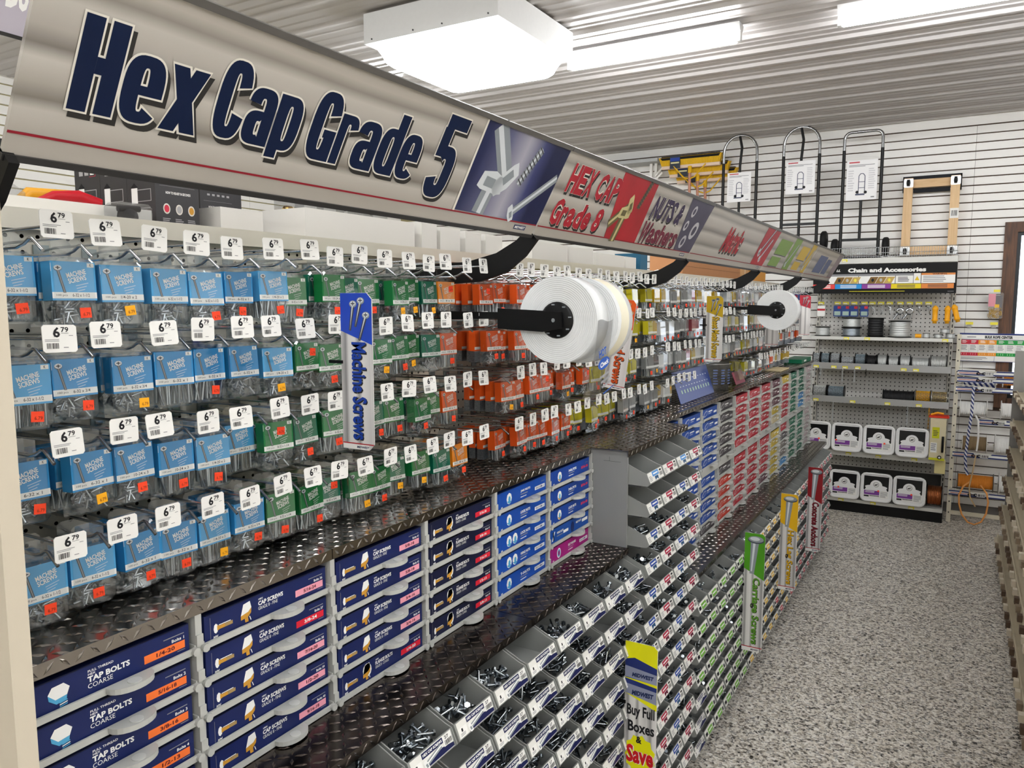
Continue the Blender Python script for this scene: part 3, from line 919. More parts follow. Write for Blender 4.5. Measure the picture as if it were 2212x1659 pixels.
def bulk_pack(x, y, z, kind, rz):
    """one more pack further back on a hook, as part of the uncounted rest"""
    c, q = math.cos(rz), math.sin(rz)
    def T(p):
        return (x + p[0] * c - p[1] * q, y + p[0] * q + p[1] * c, z + p[2] * .95 + .014)
    w, t = .0325, .0105
    def bx(x0, y0, z0, x1, y1, z1, m):
        restP.hexa([T(p) for p in ((x0, y0, z0), (x1, y0, z0), (x1, y1, z0), (x0, y1, z0), (x0, y0, z1), (x1, y0, z1), (x1, y1, z1), (x0, y1, z1))], m)
    bx(-t, -w, -.086, t, w, -.027, M('card_' + kind, card_cols[kind], .4))
    bx(-t, -w, -.119, t, w, -.0865, M('screw_mass', '#868d94', .35, .8, noise=.8, scale=260))
    bx(t, -w, -.082, t + .0004, w, -.074, paper)
for s_ in range(5):
    for r_ in range(4):
        for k in range(15):
            if (s_ == 1 and r_ >= 2 and k == 0) or (r_ == 3 and ((s_ == 2 and k > 4) or (s_ == 3 and k < 6) or (s_ == 4 and k > 7))):
                continue
            y, z = HJ[s_, r_, k]
            kd = pack_kind(s_, r_, k)
            v = rnd.randrange(len(cards[kd])); sh = rnd.randrange(2)
            depth = rnd.choice((0, 0, .012, .03)) if s_ < 2 else rnd.choice((0, .01))
            x = XP + .222 - .014 - depth
            rz = rnd.uniform(-.14, .10); ry = rnd.uniform(-.08, -.005)
            nb = rnd.choice((1, 2, 3, 3)) if s_ < 4 else 1
            if s_ < 4:
                t = thing('screw_pack', '%s pack hanging front on %s hook, %s row, %s bay' % (CN[kd], ORD[k], ROWN[r_], ORD[s_]), 'screw pack', (x, y, z), (0, ry, rz), 'carded screw packs on hooks', shells[sh])
                obj('card', cards[kd][v], t)
                obj('screws', screws[rnd.randrange(4)], t)
                if rnd.random() < .92:
                    st = 0 if rnd.random() < (.72 if s_ == 0 else .85) else 1
                    hi = rnd.random() < .05
                    obj('price_sticker', stk[st], t, (.0127, rnd.uniform(.004, .018), -.030 if hi else rnd.uniform(-.088, -.080)), (rnd.uniform(-.12, .12), 0, 0), 'orange-red price sticker' if st == 0 else 'amber price sticker')
            else:
                bulk_pack(x, y, z, kd, rz)
            for i in range(nb):
                xb = x - .0335 * (i + 1) - rnd.uniform(0, .006)
                if xb < XP + .03:
                    break
                yb_, rb = y + rnd.uniform(-.005, .005), rz + rnd.uniform(-.03, .03)
                if s_ == 0 and i == 0:
                    t = thing('screw_pack', '%s pack behind the front one on %s hook, %s row, nearest bay' % (CN[kd], ORD[k], ROWN[r_]), 'screw pack', (xb, yb_, z), (0, 0, rb), 'carded screw packs on hooks', shells[sh])
                    obj('card', cards[kd][rnd.randrange(len(cards[kd]))], t); obj('screws', screws[rnd.randrange(4)], t)
                else:
                    bulk_pack(xb, yb_, z, kd, rb)
o = tag(obj('screw_packs_behind', restP), 'further carded screw packs hanging behind the front ones and in the last bay', 'screw packs'); o['kind'] = 'stuff'
# ================================================================== tray cabinets and cartons
PT = .0598
def tray_meshes(w):
    b = MB(); y = w - .014
    b.box(-.235, .007, 0, -.004, y + .007, .003, tray_pl)
    b.box(-.004, .007, -.001, .000, y + .007, .009, tray_pl)
    b.box(-.235, .007, .003, .0, .0095, .014, tray_pl); b.box(-.235, y + .0045, .003, .0, y + .007, .014, tray_pl)
    b.cyl((-.002, .009, .004), (.006, .009, .004), .007, tray_pl, 8)
    b.cyl((-.002, y + .005, .004), (.006, y + .005, .004), .007, tray_pl, 8)
    tm = b.mesh('tray')
    b = MB(); pr = []
    for k in range(13):
        a = math.pi * k / 12
        pr.append((0.0005 + .027 * math.sin(a) ** .9, w * .60 - .036 * math.cos(a), .001))
    b.prism(pr, (0, 0, .0085), tray_pl)
    b.cyl((.014, w * .60, .0095), (.014, w * .60, .0106), .010, M('tray_plastic_pale', '#c9cac6', .4), 12)
    return tm, b.mesh('handle')
TM, HM = tray_meshes(.305)
def cabinet(label, y0, w, z0, rows):
    t = thing('tray_cabinet', label, 'cabinet', (X1, y0, z0), None, 'grey tray cabinets')
    H = PT * rows
    for yy in (0, w - .006):
        b = MB(); b.box(-.24, yy, 0, -.001, yy + .006, H + .003, tray_pl)
        for r_ in range(rows):
            b.box(-.001, yy, r_ * PT + .012, .0025, yy + .006, r_ * PT + .03, tray_pl)
        obj('side_frame', b, t)
    for r_ in range(rows):
        tr = obj('tray', TM, t, (0, (w - .305) / 2, r_ * PT + .001))
        obj('handle', HM, tr)
# carton prints ---------------------------------------------------------------
CW, CH, CD = .276, .0475, .2
def carton(kind, base, fn, flap=True):
    b = MB(); m = M('carton_' + kind, base, .42, noise=.06, scale=30)
    b.box(-CD, 0, 0, 0, CW, CH, m)
    b.hexa([(-.035, .006, CH + .0004), (.002, .002, CH + .0004), (.002, CW - .002, CH + .0004), (-.035, CW - .006, CH + .0004), (-.035, .006, CH + .0014), (.003, .002, CH + .0026), (.003, CW - .002, CH + .0026), (-.035, CW - .006, CH + .0014)], M('flap_' + kind, tuple(v * .35 for v in hx(base)[:3]) + (1,), .5)) if flap else None
    b.plane((0, 0, 0), (0, 1, 0), (0, 0, 1))
    if fn:
        fn(b)
    return b.mesh('carton')
gld = M('bolt_gold', '#c99233', .4); wht = M('print_white', '#f2f2f0', .5); bluec = M('bolt_cyan', '#4ea3cf', .4)
pink = M('label_pink', '#ee9fb0', .5); redt = M('label_red', '#d81f35', .5); orgt = M('label_orange', '#f07432', .5)
def size_tag(b, txt, m, bolts, inkm=None):
    b.poly([(CW - .078, .0125), (CW - .008, .0125), (CW - .008, .025), (CW - .078, .025)], m, .0003)
    b.text(txt, CW - .058, .0155, CW - .026, .022, inkm or M('tag_ink', '#5a1420', .5), .0006, .03)
    b.text(bolts, CW - .031, .0275, CW - .009, .0325, wht, .0005, .02)
    b.rect(CW - .045, .036, CW - .009, .0375, inkg, .0004); b.rect(CW - .022, .0095, CW - .008, .0105, inkg, .0004)
def hexbolt(b, u, v, m):
    b.poly([(u - .014, v + .002), (u - .008, v + .011), (u + .008, v + .012), (u + .016, v + .004), (u + .012, v - .006), (u - .004, v - .008)], wht, .0004)
    b.poly([(u - .014, v + .002), (u - .004, v - .008), (u + .012, v - .006), (u + .011, v - .012), (u - .003, v - .0145), (u - .013, v - .006)], m, .0005)
    for k in range(3):
        b.poly([(u + .001, v - .0135 - k * .0028), (u + .012, v - .012 - k * .0028), (u + .012, v - .0135 - k * .0028), (u + .001, v - .015 - k * .0028)], wht if k % 2 else m, .0006)
def capbolt(b, u, v):
    b.poly([(u - .01, v - .004), (u - .004, v + .015), (u + .010, v + .017), (u + .013, v + .005), (u + .006, v - .001)], wht, .0004)
    b.poly([(u - .01, v - .004), (u + .006, v - .001), (u + .013, v + .005), (u + .012, v - .004), (u + .005, v - .010), (u - .010, v - .0115)], gld, .0005)
    b.poly([(u - .002, v - .011), (u + .005, v - .010), (u + .006, v - .018), (u - .001, v - .018)], gld, .0005)
    b.poly([(u + .0075, v - .009), (u + .0095, v - .010), (u + .012, v - .017), (u + .0105, v - .017)], wht, .0006)
def sidebolt(b, u, v):
    b.disc(u, v, .0045, wht, .0004, 8, .0085); b.rect(u + .0025, v - .004, u + .006, v + .004, gld, .0005)
    b.rect(u + .005, v - .0032, u + .034, v + .0028, gld, .0004); b.rect(u + .018, v - .0032, u + .034, v + .0028, M('bolt_thread', '#a78a58', .4), .0005)
    b.rect(u + .006, v + .0034, u + .03, v + .0048, wht, .0004)
def tapf(size, n_):
    def f(b):
        b.rect(.004, .006, .038, .014, bluec, .0004); hexbolt(b, .07, .026, bluec)
        b.text('FULL THREAD', .112, .037, .150, .0405, wht, .0005, .02); b.text('HEX', .112, .0325, .123, .0358, wht, .0005, .02)
        b.text('TAP BOLTS', .111, .0225, .175, .0312, wht, .0005, .04); b.text('COARSE', .111, .0135, .148, .0205, wht, .0005)
        size_tag(b, size, orgt, 'Bolts %d' % n_)
    return f
def capf(size, m, n_, txt='CAP SCREWS', grade='GRADE 8 - FINE', head=capbolt, tint=None):
    def f(b):
        sidebolt(b, .022, .020); head(b, .083, .026)
        b.text('MM', .016, .0035, .026, .0085, wht, .0005, .03, .3)
        b.rect(.011, .004, .0117, .042, inkg, .0004)
        b.text('HEX', .112, .0375, .122, .0405, wht, .0005, .03)
        b.text(txt, .111, .0275, .168, .0355, wht, .0005, .04); b.text(grade, .111, .0195, .155, .0255, wht, .0005)
        size_tag(b, size, m, 'Bolts %d' % n_, paper if m is redt else None)
    return f
def flbolt(b, u, v):
    b.disc(u + .002, v + .002, .0135, wht, .0004, 12, .0155, .4)
    capbolt(b, u - .001, v)
def nutf(txt, m=None, nuts=1):
    def f(b):
        b.rect(.012, .004, .0128, .042, M('carton_edge_blue', '#3a78d8', .4), .0004)
        for k in range(nuts):
            u = .062 + k * .032
            b.disc(u, .024, .014, wht, .0004, 8, .016); b.disc(u + .001, .022, .006, bluec if nuts else gld, .0006, 8, .009); b.poly([(u - .012, .017), (u, .009), (u + .012, .014), (u + .004, .019)], gld if m == 'g' else bluec, .0005)
        b.text(txt, .125, .026, .180, .034, wht, .0005, .04)
        b.rect(.125, .020, .165, .0225, inkg, .0004); b.rect(.125, .0125, .158, .0145, wht, .0004); b.text('MM', .018, .004, .028, .009, wht, .0005, .03, .3)
        if m == 'g':
            b.text('5/16-18', CW - .06, .0185, CW - .01, .0275, M('label_scarlet', '#e2384a', .5), .0005, .06)
        else:
            b.rect(CW - .068, .0155, CW - .008, .0255, wht, .0004); b.bars(CW - .062, .0175, CW - .014, .0235, M('label_ink_blue', '#2a3a78', .5), .0006, 9, 5)
        b.rect(CW - .03, .034, CW - .01, .0355, inkg, .0004)
    return f
def washf(b):
    nutf('FLAT WASHERS', None, 0)(b)
    b.disc(.06, .023, .013, wht, .0004, 14, .016); b.disc(.06, .023, .0095, bluec, .0005, 14, .012); b.disc(.06, .023, .006, M('carton_magenta', '#8e1a6b', .42), .0007, 12, .008)
def mixf(b):
    b.rect(.0, .002, CW * .0 + .03, .004, wht, .0004); b.text('WING NUTS', .045, .026, .09, .033, wht, .0005, .04); b.rect(.045, .018, .085, .021, inkg, .0004); b.rect(.09, .018, .125, .027, wht, .0004)
    b.disc(.155, .022, .013, M('eye_bolt_navy', '#0d2460', .4), .0004, 12, .017); b.text('HEX NUTS', .18, .026, .22, .033, wht, .0005, .04); b.rect(CW - .05, .02, CW - .008, .03, wht, .0004)
    b.poly([(.012, .01), (.018, .01), (.034, .038), (.028, .038)], wht, .0005); b.poly([(.022, .01), (.028, .01), (.024, .038), (.018, .038)], ink, .0006)
NV, NV2, BL = '#101f56', '#0b1336', '#0f48a6'
near = [
 [('tap bolts', 'navy', NV, tapf(s_, i + 1), s_) for i, s_ in enumerate(('1/4-20', '5/16-18', '3/8-16', '1/2-13', '5/8-11'))],
 [('cap screws', 'navy', NV, capf(s_, redt if i == 1 else pink, 36 + i), s_) for i, s_ in enumerate(('5/16-24', '3/8-24', '7/16-20', '1/2-20', '9/16-18'))],
 [('cap screws', 'navy', NV, capf(s_, pink, 41 + i), s_) for i, s_ in enumerate(('5/8-18', '5/8-18', '3/4-16', '3/4-16'))] + [('flange bolts', 'navy', NV, capf('1/4-20', redt, 45, 'FLANGE BOLTS', 'GRADE 8 - COARSE', flbolt), '1/4-20')],
 [('flange bolts', 'dark navy', NV2, capf(s_, redt, 46 + i, 'FLANGE BOLTS', 'GRADE 8 - COARSE', flbolt), s_) for i, s_ in enumerate(('5/16-18', '3/8-16', '7/16-14', '1/2-13', '5/8-11'))],
 [('jam nuts', 'bright blue', BL, nutf('JAM NUTS'), 'top'), ('lock nuts', 'bright blue', BL, nutf('LOCK NUTS'), 'second'), ('lock nuts', 'bright blue', BL, nutf('LOCK NUTS', None, 2), 'third'), ('wing nuts', 'bright blue', BL, nutf('WING NUTS', None, 2), 'fourth'), ('t-nuts', 'bright blue', BL, nutf('T-NUTS'), 'bottom')],
 [('nuts', 'bright blue', '#0d3f98', nutf('NUTS', 'g'), 'top'), ('nuts', 'bright blue', '#0d3f98', nutf('NUTS', 'g'), 'second'), ('lock nuts', 'bright blue', '#0d3f98', nutf('LOCK NUTS', 'g'), 'third'), ('mixed nuts', 'bright blue', '#0d4aa0', mixf, 'fourth'), ('flat washers', 'magenta', '#a01878', washf, 'bottom')]]
NY = [.46, .765, 1.07, 1.375, 1.68, 1.985]
NCOL = ['beside the cream end panel', 'second from the cream end panel', 'third from the cream end panel', 'fourth from the cream end panel', 'second from the grey bin tower', 'touching the grey bin tower']
for c, col in enumerate(near):
    cabinet('grey five-tray cabinet of %s cartons, %s' % (col[0][1], NCOL[c]), NY[c], .305, Z2N + .0016, 5)
    for r_, (nm, colr, base, fn, size) in enumerate(col):
        z = Z2N + .0016 + (4 - r_) * PT + .0045
        o = thing('carton', '%s carton of %s, %s row, tray column %s' % (colr, nm, ('top', 'second', 'third', 'fourth', 'bottom')[r_], NCOL[c]), 'carton', (X1 - .006, NY[c] + .0145, z), None, 'cartons in the near trays', carton('near_%s' % base.strip('#'), base, fn))
# far tray columns ------------------------------------------------------------
FYB = [2.928 + .3105 * k for k in range(13)]
FC = {'B': ('blue', '#1d4a9e'), 'K': ('charcoal', '#4a4547'), 'R': ('red', '#b3202f'), 'O': ('orange-red', '#c03a26'), 'M': ('maroon', '#5a2433'), 'Y': ('yellow', '#c9ad2c'), 'C': ('cream', '#c9b98c'), 'G': ('green', '#0c6b4c'), 'L': ('light blue', '#2f86c4'), 'P': ('pale pink-grey', '#b9a9a9'), 'W': ('grey-brown', '#77706a')}
plan = ['BBBBBBBBBB', 'BBBBBBBBBB', 'BBBBBBBBBK', 'KKKKKKOOOO', 'RRRRRRRRRR', 'RRRRRRRRRR', 'RRRRRRRRRM', 'MMMYCYYYYY', 'YRRRRRKWWL', 'GGGGGGGGGG', 'GGGLLGGGGG', 'PPPPPPPPPP']
def farf(kind):
    def f(b):
        pale = M('far_pale_' + kind, tuple(v * .5 + .4 for v in hx(FC[kind][1])[:3]) + (1,), .5)
        b.disc(.075, .024, .035, pale, .0006, 12, .013, .25); b.disc(.078, .024, .026, M('carton_far_' + kind, FC[kind][1], .42), .0010, 12, .008, .25)
        b.rect(.125, .027, .19, .033, wht, .0006); b.rect(.125, .018, .17, .022, pale, .0006); b.rect(CW - .06, .014, CW - .01, .024, pale if kind in 'RGK' else wht, .0006)
    return f
fmesh = {k: carton('far_' + k, v[1], farf(k)) for k, v in FC.items()}
for c in range(12):
    w = FYB[c + 1] - FYB[c]
    for half in range(2):
        z0 = (1.19, Z2F + .0016)[half]
        cabinet('grey tray cabinet, %s half of far tray column %s past the bin tower' % (('upper', 'lower')[half], ORD[c]), FYB[c], w - .001, z0, 5)
        for r_ in range(5):
            k = plan[c][half * 5 + r_]
            z = z0 + (4 - r_) * PT + .0045
            thing('carton', '%s carton, %s tray down, far tray column %s past the bin tower' % (FC[k][0], ORD[half * 5 + r_], ORD[c]), 'carton', (X1 - .006 - rnd.uniform(0, .01), FYB[c] + (w - CW) / 2, z), None, 'cartons in the far trays', fmesh[k])
        if half == 0:
            b = MB(); b.box(X1 - .2, FYB[c] + .001, 1.1545, X1 - .002, FYB[c + 1] - .001, 1.1885, tray_pl)
            thing('divider_rail', 'grey rail between the two tray cabinets of far column %s' % ORD[c], 'rail', (0, 0, 0), None, 'rails between far tray cabinets', b)

# ================================================================== grey bulk bins
def bin_meshes(w=.146, h=.074, d=.178):
    b = MB(); th = .0028
    side = [(0, 0), (0, h), (.080, h), (.092, h - .003), (.150, .046), (.166, .0415), (.1805, .010), (.172, 0)]
    for y in (-w / 2, w / 2 - th):
        b.prism([(x, y, z) for x, z in side], (0, th, 0), grey_pl)
    b.box(0, -w / 2 + th, 0, .170, w / 2 - th, th, grey_pl); b.box(0, -w / 2 + th, th, th, w / 2 - th, h, grey_pl)
    y0, y1 = -w / 2 + th, w / 2 - th
    b.hexa([(.1645, y0, .0405), (.1615, y0, .0395), (.1615, y1, .0395), (.1645, y1, .0405), (.1775, y0, .007), (.170, y0, .003), (.170, y1, .003), (.1775, y1, .007)], grey_pl)
    return b.mesh('bulk_bin')
BIN = bin_meshes()
LU = Vector((0, 1, 0)); LV = (Vector((.1645, 0, .0405)) - Vector((.1775, 0, .007))).normalized(); LN = LU.cross(LV)
LB = Vector((.1775, 0, .007))
def bin_label(kind, big):
    b = MB(); b.plane(LB + LN * .0002, LU, LV); b.V = b.V * .745
    hw, y0, y1 = .066, .003, .0465
    b.hexa([b.P(-hw, y0, .0002), b.P(hw, y0, .0002), b.P(hw, y1, .0002), b.P(-hw, y1, .0002), b.P(-hw, y0, .0009), b.P(hw, y0, .0009), b.P(hw, y1, .0009), b.P(-hw, y1, .0009)], M('bin_label_white', '#e9e8e2', .42))
    col = {'hex': '#10184a', 'blue': '#2b4a9c', 'red': '#a8203f', 'green': '#6fae3c', 'yellow': '#e9bb35', 'far': '#c02238', 'lblue': '#4f8fd0'}[kind]
    m = M('bin_head_' + kind, col, .45); l = .0011
    if kind == 'hex':
        b.rect(-.032, .030, .036, .0445, m, l); b.text('HEX CAP SCREWS', -.029, .034, .033, .041, wht, l + .0004, .04)
        b.poly([(-.030, .004), (.066, .004), (.066, .014), (.030, .021), (-.018, .012)], m, l); bolt(b, -.02, .014, .05, .006, 16, st1, wht, True, l + .0004)
        b.rect(-.065, .004, -.036, .03, paper, l + .0002); b.text('1', -.055, .018, -.05, .027, ink, l + .0006, .04); b.lines(-.06, .006, -.04, .015, 3, inkg, l + .0004)
        b.rect(.036, .018, .065, .045, paper, l + .0006); b.text('27', .042, .035, .055, .043, ink, l + .0010, .02); b.bars(.040, .02, .063, .032, ink, l + .0010, 9, 4)
    elif kind in ('blue', 'red', 'lblue'):
        b.rect(-.028, .024, .030, .0455, m, l); b.rect(-.02, .032, .022, .0375, wht, l + .0004)
        b.poly([(-.012, .004), (.002, .012), (.016, .004), (.018, .022), (-.014, .022)], M('bin_pic_' + kind, '#1c4a72' if kind != 'red' else '#5e1430', .45), l + .0003)
        b.lines(-.060, .006, -.034, .03, 4, inkg, l); b.bars(.034, .014, .062, .03, ink, l, 8, 4); b.rect(.04, .034, .058, .042, ink, l)
    else:
        b.rect(-.026, .008, .034, .038, m, l); b.rect(-.018, .02, .026, .027, wht, l + .0004); b.rect(-.060, .014, -.034, .032, ink, l); b.rect(.040, .010, .060, .03, dkgrey, l); b.rect(-.03, .004, .05, .0075, inkg, l)
    return b.mesh('bin_label')
BL_ = {k: bin_label(k, True) for k in ('hex', 'blue', 'red', 'green', 'yellow', 'far', 'lblue')}
LNM = {'hex': 'navy hex cap screw', 'blue': 'blue', 'red': 'crimson', 'green': 'green', 'yellow': 'yellow', 'far': 'red', 'lblue': 'pale blue'}
XBIN = -1.012
ROWB = [1.433 - .102 * k - .0255 for k in range(13)]
bolts = MB(); bolts_f = MB()
bm1 = M('loose_zinc', '#b5bcc1', .25, 1.0); bm2 = M('loose_dark', '#6b7278', .3, 1.0)
def heap(mb, y, z, nb, L, r):
    S0 = len(mb.v)
    for i in range(nb):
        c = Vector((XBIN + r.uniform(.09, .145), y + r.uniform(-.043, .043), z + .0175 + r.uniform(0, .022)))
        d = Vector((r.uniform(-.6, .6), r.uniform(-1, 1), r.uniform(-.25, .35))).normalized() * L
        d.x = min(d.x, .14 + XBIN + .01 - c.x) if d.x > 0 else d.x
        m = bm1 if r.random() < .6 else bm2
        if abs((c + d).y - y) > .066: d.y *= .2
        mb.cyl(c - d, c + d, .0034, m, 6, None, True)
        e = d.normalized()
        mb.cyl(c + d, c + d + e * .0045, .0068, m, 6, None, True, False)
    def fit(p):
        zr = min(max(p[2] - z, .0034), .055)
        return (max(XBIN + .004, min(p[0], XBIN + .168 - min(zr - .003, .037) * .24)), min(max(p[1], y - .0692), y + .0692), z + zr)
    mb.v[S0:] = [fit(p) for p in mb.v[S0:]]
def put_bin(y, k, kind, where, nb, big, dz=0.0):
    z = ROWB[k] + dz
    if not seen(-.84, y, z + .03, 110):
        return
    t = thing('bulk_bin', 'grey bulk bin with %s label, %s' % (LNM[kind], where), 'bin', (XBIN, y, z), None, 'grey bulk bins', BIN)
    obj('bin_label', BL_[kind], t)
    r = random.Random(int(y * 1000) + k * 7)
    if nb and r.random() < .85:
        heap(bolts if big else bolts_f, y, z, nb, .017 if big else .012, r)
def rack(label, y0, y1, ks, ztop, dz=0.0):
    t = thing('bin_rack', label, 'rack', (0, 0, 0), None, 'dark racks behind the bulk bins')
    b = MB(); b.box(XBIN - .016, y0, .12, XBIN - .004, y1, ztop, M('rack_panel', '#2f3031', .6)); obj('back_board', b, t)
    for k in ks:
        b = MB(); b.box(XBIN - .004, y0, ROWB[k] + dz - .0045, XBIN + .150, y1, ROWB[k] + dz - .0012, M('rack_rail', '#3a3b3b', .5)); obj('rail', b, t)
rack('dark rack holding the hex cap screw bins under the near ledge', .50, 2.278, range(3, 13), Z2N - .03)
rack('dark rack of the grey bin tower in the middle', 2.3005, 2.897, range(0, 13), Z1 - .03)
rack('dark rack holding the far green and yellow bins', 2.90, 6.67, range(6, 13), Z2F - .03, -.044)
b = MB(); b.box(XP + .02, 2.2915, Z2N + .0006, X2 - .006, 2.2995, Z1 - .0045, M('grey_end_panel', '#8b8c8b', .45, noise=.06, scale=12))
b.plane((-1.1, 2.2915, 1.2), (1, 0, 0), (0, 0, 1)); b.rect(.11, .28, .17, .281, dkgrey, .0003); b.rect(.13, .281, .131, .295, dkgrey, .0003)
thing('bin_tower_panel', 'plain grey side panel of the bin tower next to the blue cartons', 'panel', (0, 0, 0), None, None, b)
for j in range(11):
    y = 2.2 - .1525 * j
    for k in range(3, 13):
        put_bin(y, k, 'hex', '%s row, %s column left of tower' % (ORD[k - 3], ORD[j]), 26, True)
for j in range(4):
    y = 2.376 + .1475 * j
    for k in range(13):
        put_bin(y, k, ('blue', 'red', 'blue', 'red')[j] if k else ('lblue', 'red', 'lblue', 'red')[j], '%s row, %s column of tower' % (ORD[k], ORD[j]), 16 if k > 1 else 0, True)
for j in range(24):
    y = 2.98 + .1525 * j
    for k in range(6, 13):
        kind = 'green' if j < 6 + (k % 2) else ('yellow' if j < 15 else 'far')
        if j < 1 and k > 9: kind = 'hex'
        if j > 9 and j < 15 and k > 9: kind = ('yellow', 'far')[(j + k) % 2]
        put_bin(y, k, kind, '%s row, %s column past tower' % (ORD[k - 6], ORD[j]), 8 if j < 12 else 0, False, -.044)
o = tag(obj('loose_bolts', bolts), 'loose zinc hex bolts heaped in the near grey bins', 'bolts'); o['kind'] = 'stuff'
o = tag(obj('loose_bolts', bolts_f), 'loose carriage bolts heaped in the far grey bins', 'bolts'); o['kind'] = 'stuff'
# ================================================================== blade signs on the gondola
blade_bg = band_mat('blade_silver', 'X', [(0, '#d8d6d4'), (.2, '#8e8c8c'), (.3, '#dcdad8'), (.5, '#e6e4e2'), (.62, '#9a9897'), (.72, '#e2e0de'), (1, '#c9c7c5')], .35, 1.0, .075)
def blade(label, x, y, z0, z1, w, txt, colt, coltop, pic, tilt=0.0, ztop=.24):
    """flat card that stands out from the shelf into the aisle and faces the shopper walking up"""
    t = thing('blade_sign', label, 'sign', (x, y, z0), (0, tilt, 0), 'blade signs along the gondola')
    H = z1 - z0; c = .012
    b = MB(); b.prism([(0, 0, 0), (w - c, 0, 0), (w, 0, c), (w, 0, H - c), (w - c, 0, H), (0, 0, H)], (0, .002, 0), blade_bg); obj('card', b, t)
    b = MB(); b.plane((0, 0, 0), (1, 0, 0), (0, 0, 1))
    zt = H * (1 - ztop)
    b.poly([(.0005, zt), (w - .0005, zt - H * .085), (w - .0005, H - c), (w - c, H - .0005), (.0005, H - .0005)], coltop, .0004)
    b.rect(.0005, H * .035, w - .0005, H * .042, red_p, .0005)
    b.rect(.0005, .0006, w - c, H * .034, paper, .0004); b.text('MIDWEST', w * .45, H * .01, w * .85, H * .025, navy, .0006, .04, .25)
    if txt:
        b.text(txt, w * .34 + .002, H * .065 - .002, w * .80 + .002, zt - H * .07 - .002, shad, .0005, .045, 0, -90)
        b.text(txt, w * .34, H * .065, w * .80, zt - H * .07, colt, .0009, .03, 0, -90)
    pic(b, w, H, zt)
    obj('print', b, t)
    b = MB(); b.box(-.028, -.004, H * .55, .004, .0, H * .57, black); obj('clip', b, t)
def three_screws(col):
    def f(b, w, H, zt):
        for i, (u, v, a) in enumerate(((.42, .93, -100), (.66, .95, -106), (.82, .86, -110))):
            L = H * .17; uu, vv = w * u, H * v
            c, s_ = math.cos(rad(a)), math.sin(rad(a)); q = w * .055
            b.poly([(uu - s_ * q, vv + c * q), (uu + s_ * q, vv - c * q), (uu + c * L + s_ * q * .6, vv + s_ * L - c * q * .6), (uu + c * L - s_ * q * .6, vv + s_ * L + c * q * .6)], dkgrey, .0008)
            b.poly([(uu - s_ * q * .3, vv + c * q * .3), (uu + s_ * q * .5, vv - c * q * .5), (uu + c * L, vv + s_ * L)], st2, .0011)
            b.disc(uu, vv, w * .12, st1, .0010, 12, w * .085); b.disc(uu, vv + w * .012, w * .095, col, .0013, 12, w * .062)
            b.rect(uu - w * .06, vv - w * .004, uu + w * .06, vv + w * .022, dkgrey, .0016); b.rect(uu - w * .012, vv - w * .04, uu + w * .012, vv + w * .06, dkgrey, .0016)
    return f
def big_bolt(b, w, H, zt):
    b.poly([(w * .30, H * .93), (w * .72, H * .95), (w * .50, zt - H * .04), (w * .28, zt - H * .04)], st1, .0008)
    b.poly([(w * .42, H * .93), (w * .54, H * .93), (w * .40, zt - H * .02), (w * .34, zt - H * .02)], st2, .0010)
    b.disc(w * .55, H * .945, w * .40, M('bolt_shadow', '#454b55', .4), .0012, 16, H * .03); b.disc(w * .55, H * .952, w * .37, st1, .0014, 16, H * .026); b.disc(w * .5, H * .955, w * .24, st2, .0016, 14, H * .016)
BW = .076
blade('blue topped blade sign reading Machine Screws', -1.0, 1.076, 1.724, 2.016, BW, 'Machine Screws', M('blade_blue', '#1c3f9c', .45), M('blade_blue_top', '#2448b8', .4, noise=.3, scale=14), three_screws(st2))
blade('orange topped blade sign reading Wood Screws', -1.025, 2.356, 1.716, 2.016, BW, 'Wood Screws', M('blade_orange', '#c8501c', .45), M('blade_orange_top', '#cf5218', .4, noise=.15, scale=14), three_screws(gld), rad(8))
blade('mustard topped blade sign reading Sheet Metal Screws', -1.0, 3.461, 1.727, 2.025, BW, 'Sheet Metal Screws', M('blade_gold', '#c3a01f', .45), M('blade_gold_top', '#b3951a', .4, noise=.15, scale=14), three_screws(M('bolt_slate', '#5b6478', .4)))
blade('grey blade sign half hidden by the far bag roll', -1.005, 4.72, 1.735, 2.03, BW, '', M('blade_grey', '#5c5c64', .45), M('blade_grey_top', '#8d8a8a', .4), three_screws(st2))
blade('red topped blade sign nearest the chain display', -1.0, 5.78, 1.755, 2.045, BW, '', M('blade_navy', '#2c3a86', .45), M('blade_red_top', '#b03040', .4, noise=.3, scale=20), three_screws(M('bolt_rose', '#d8b0a8', .4)))
LW = .095
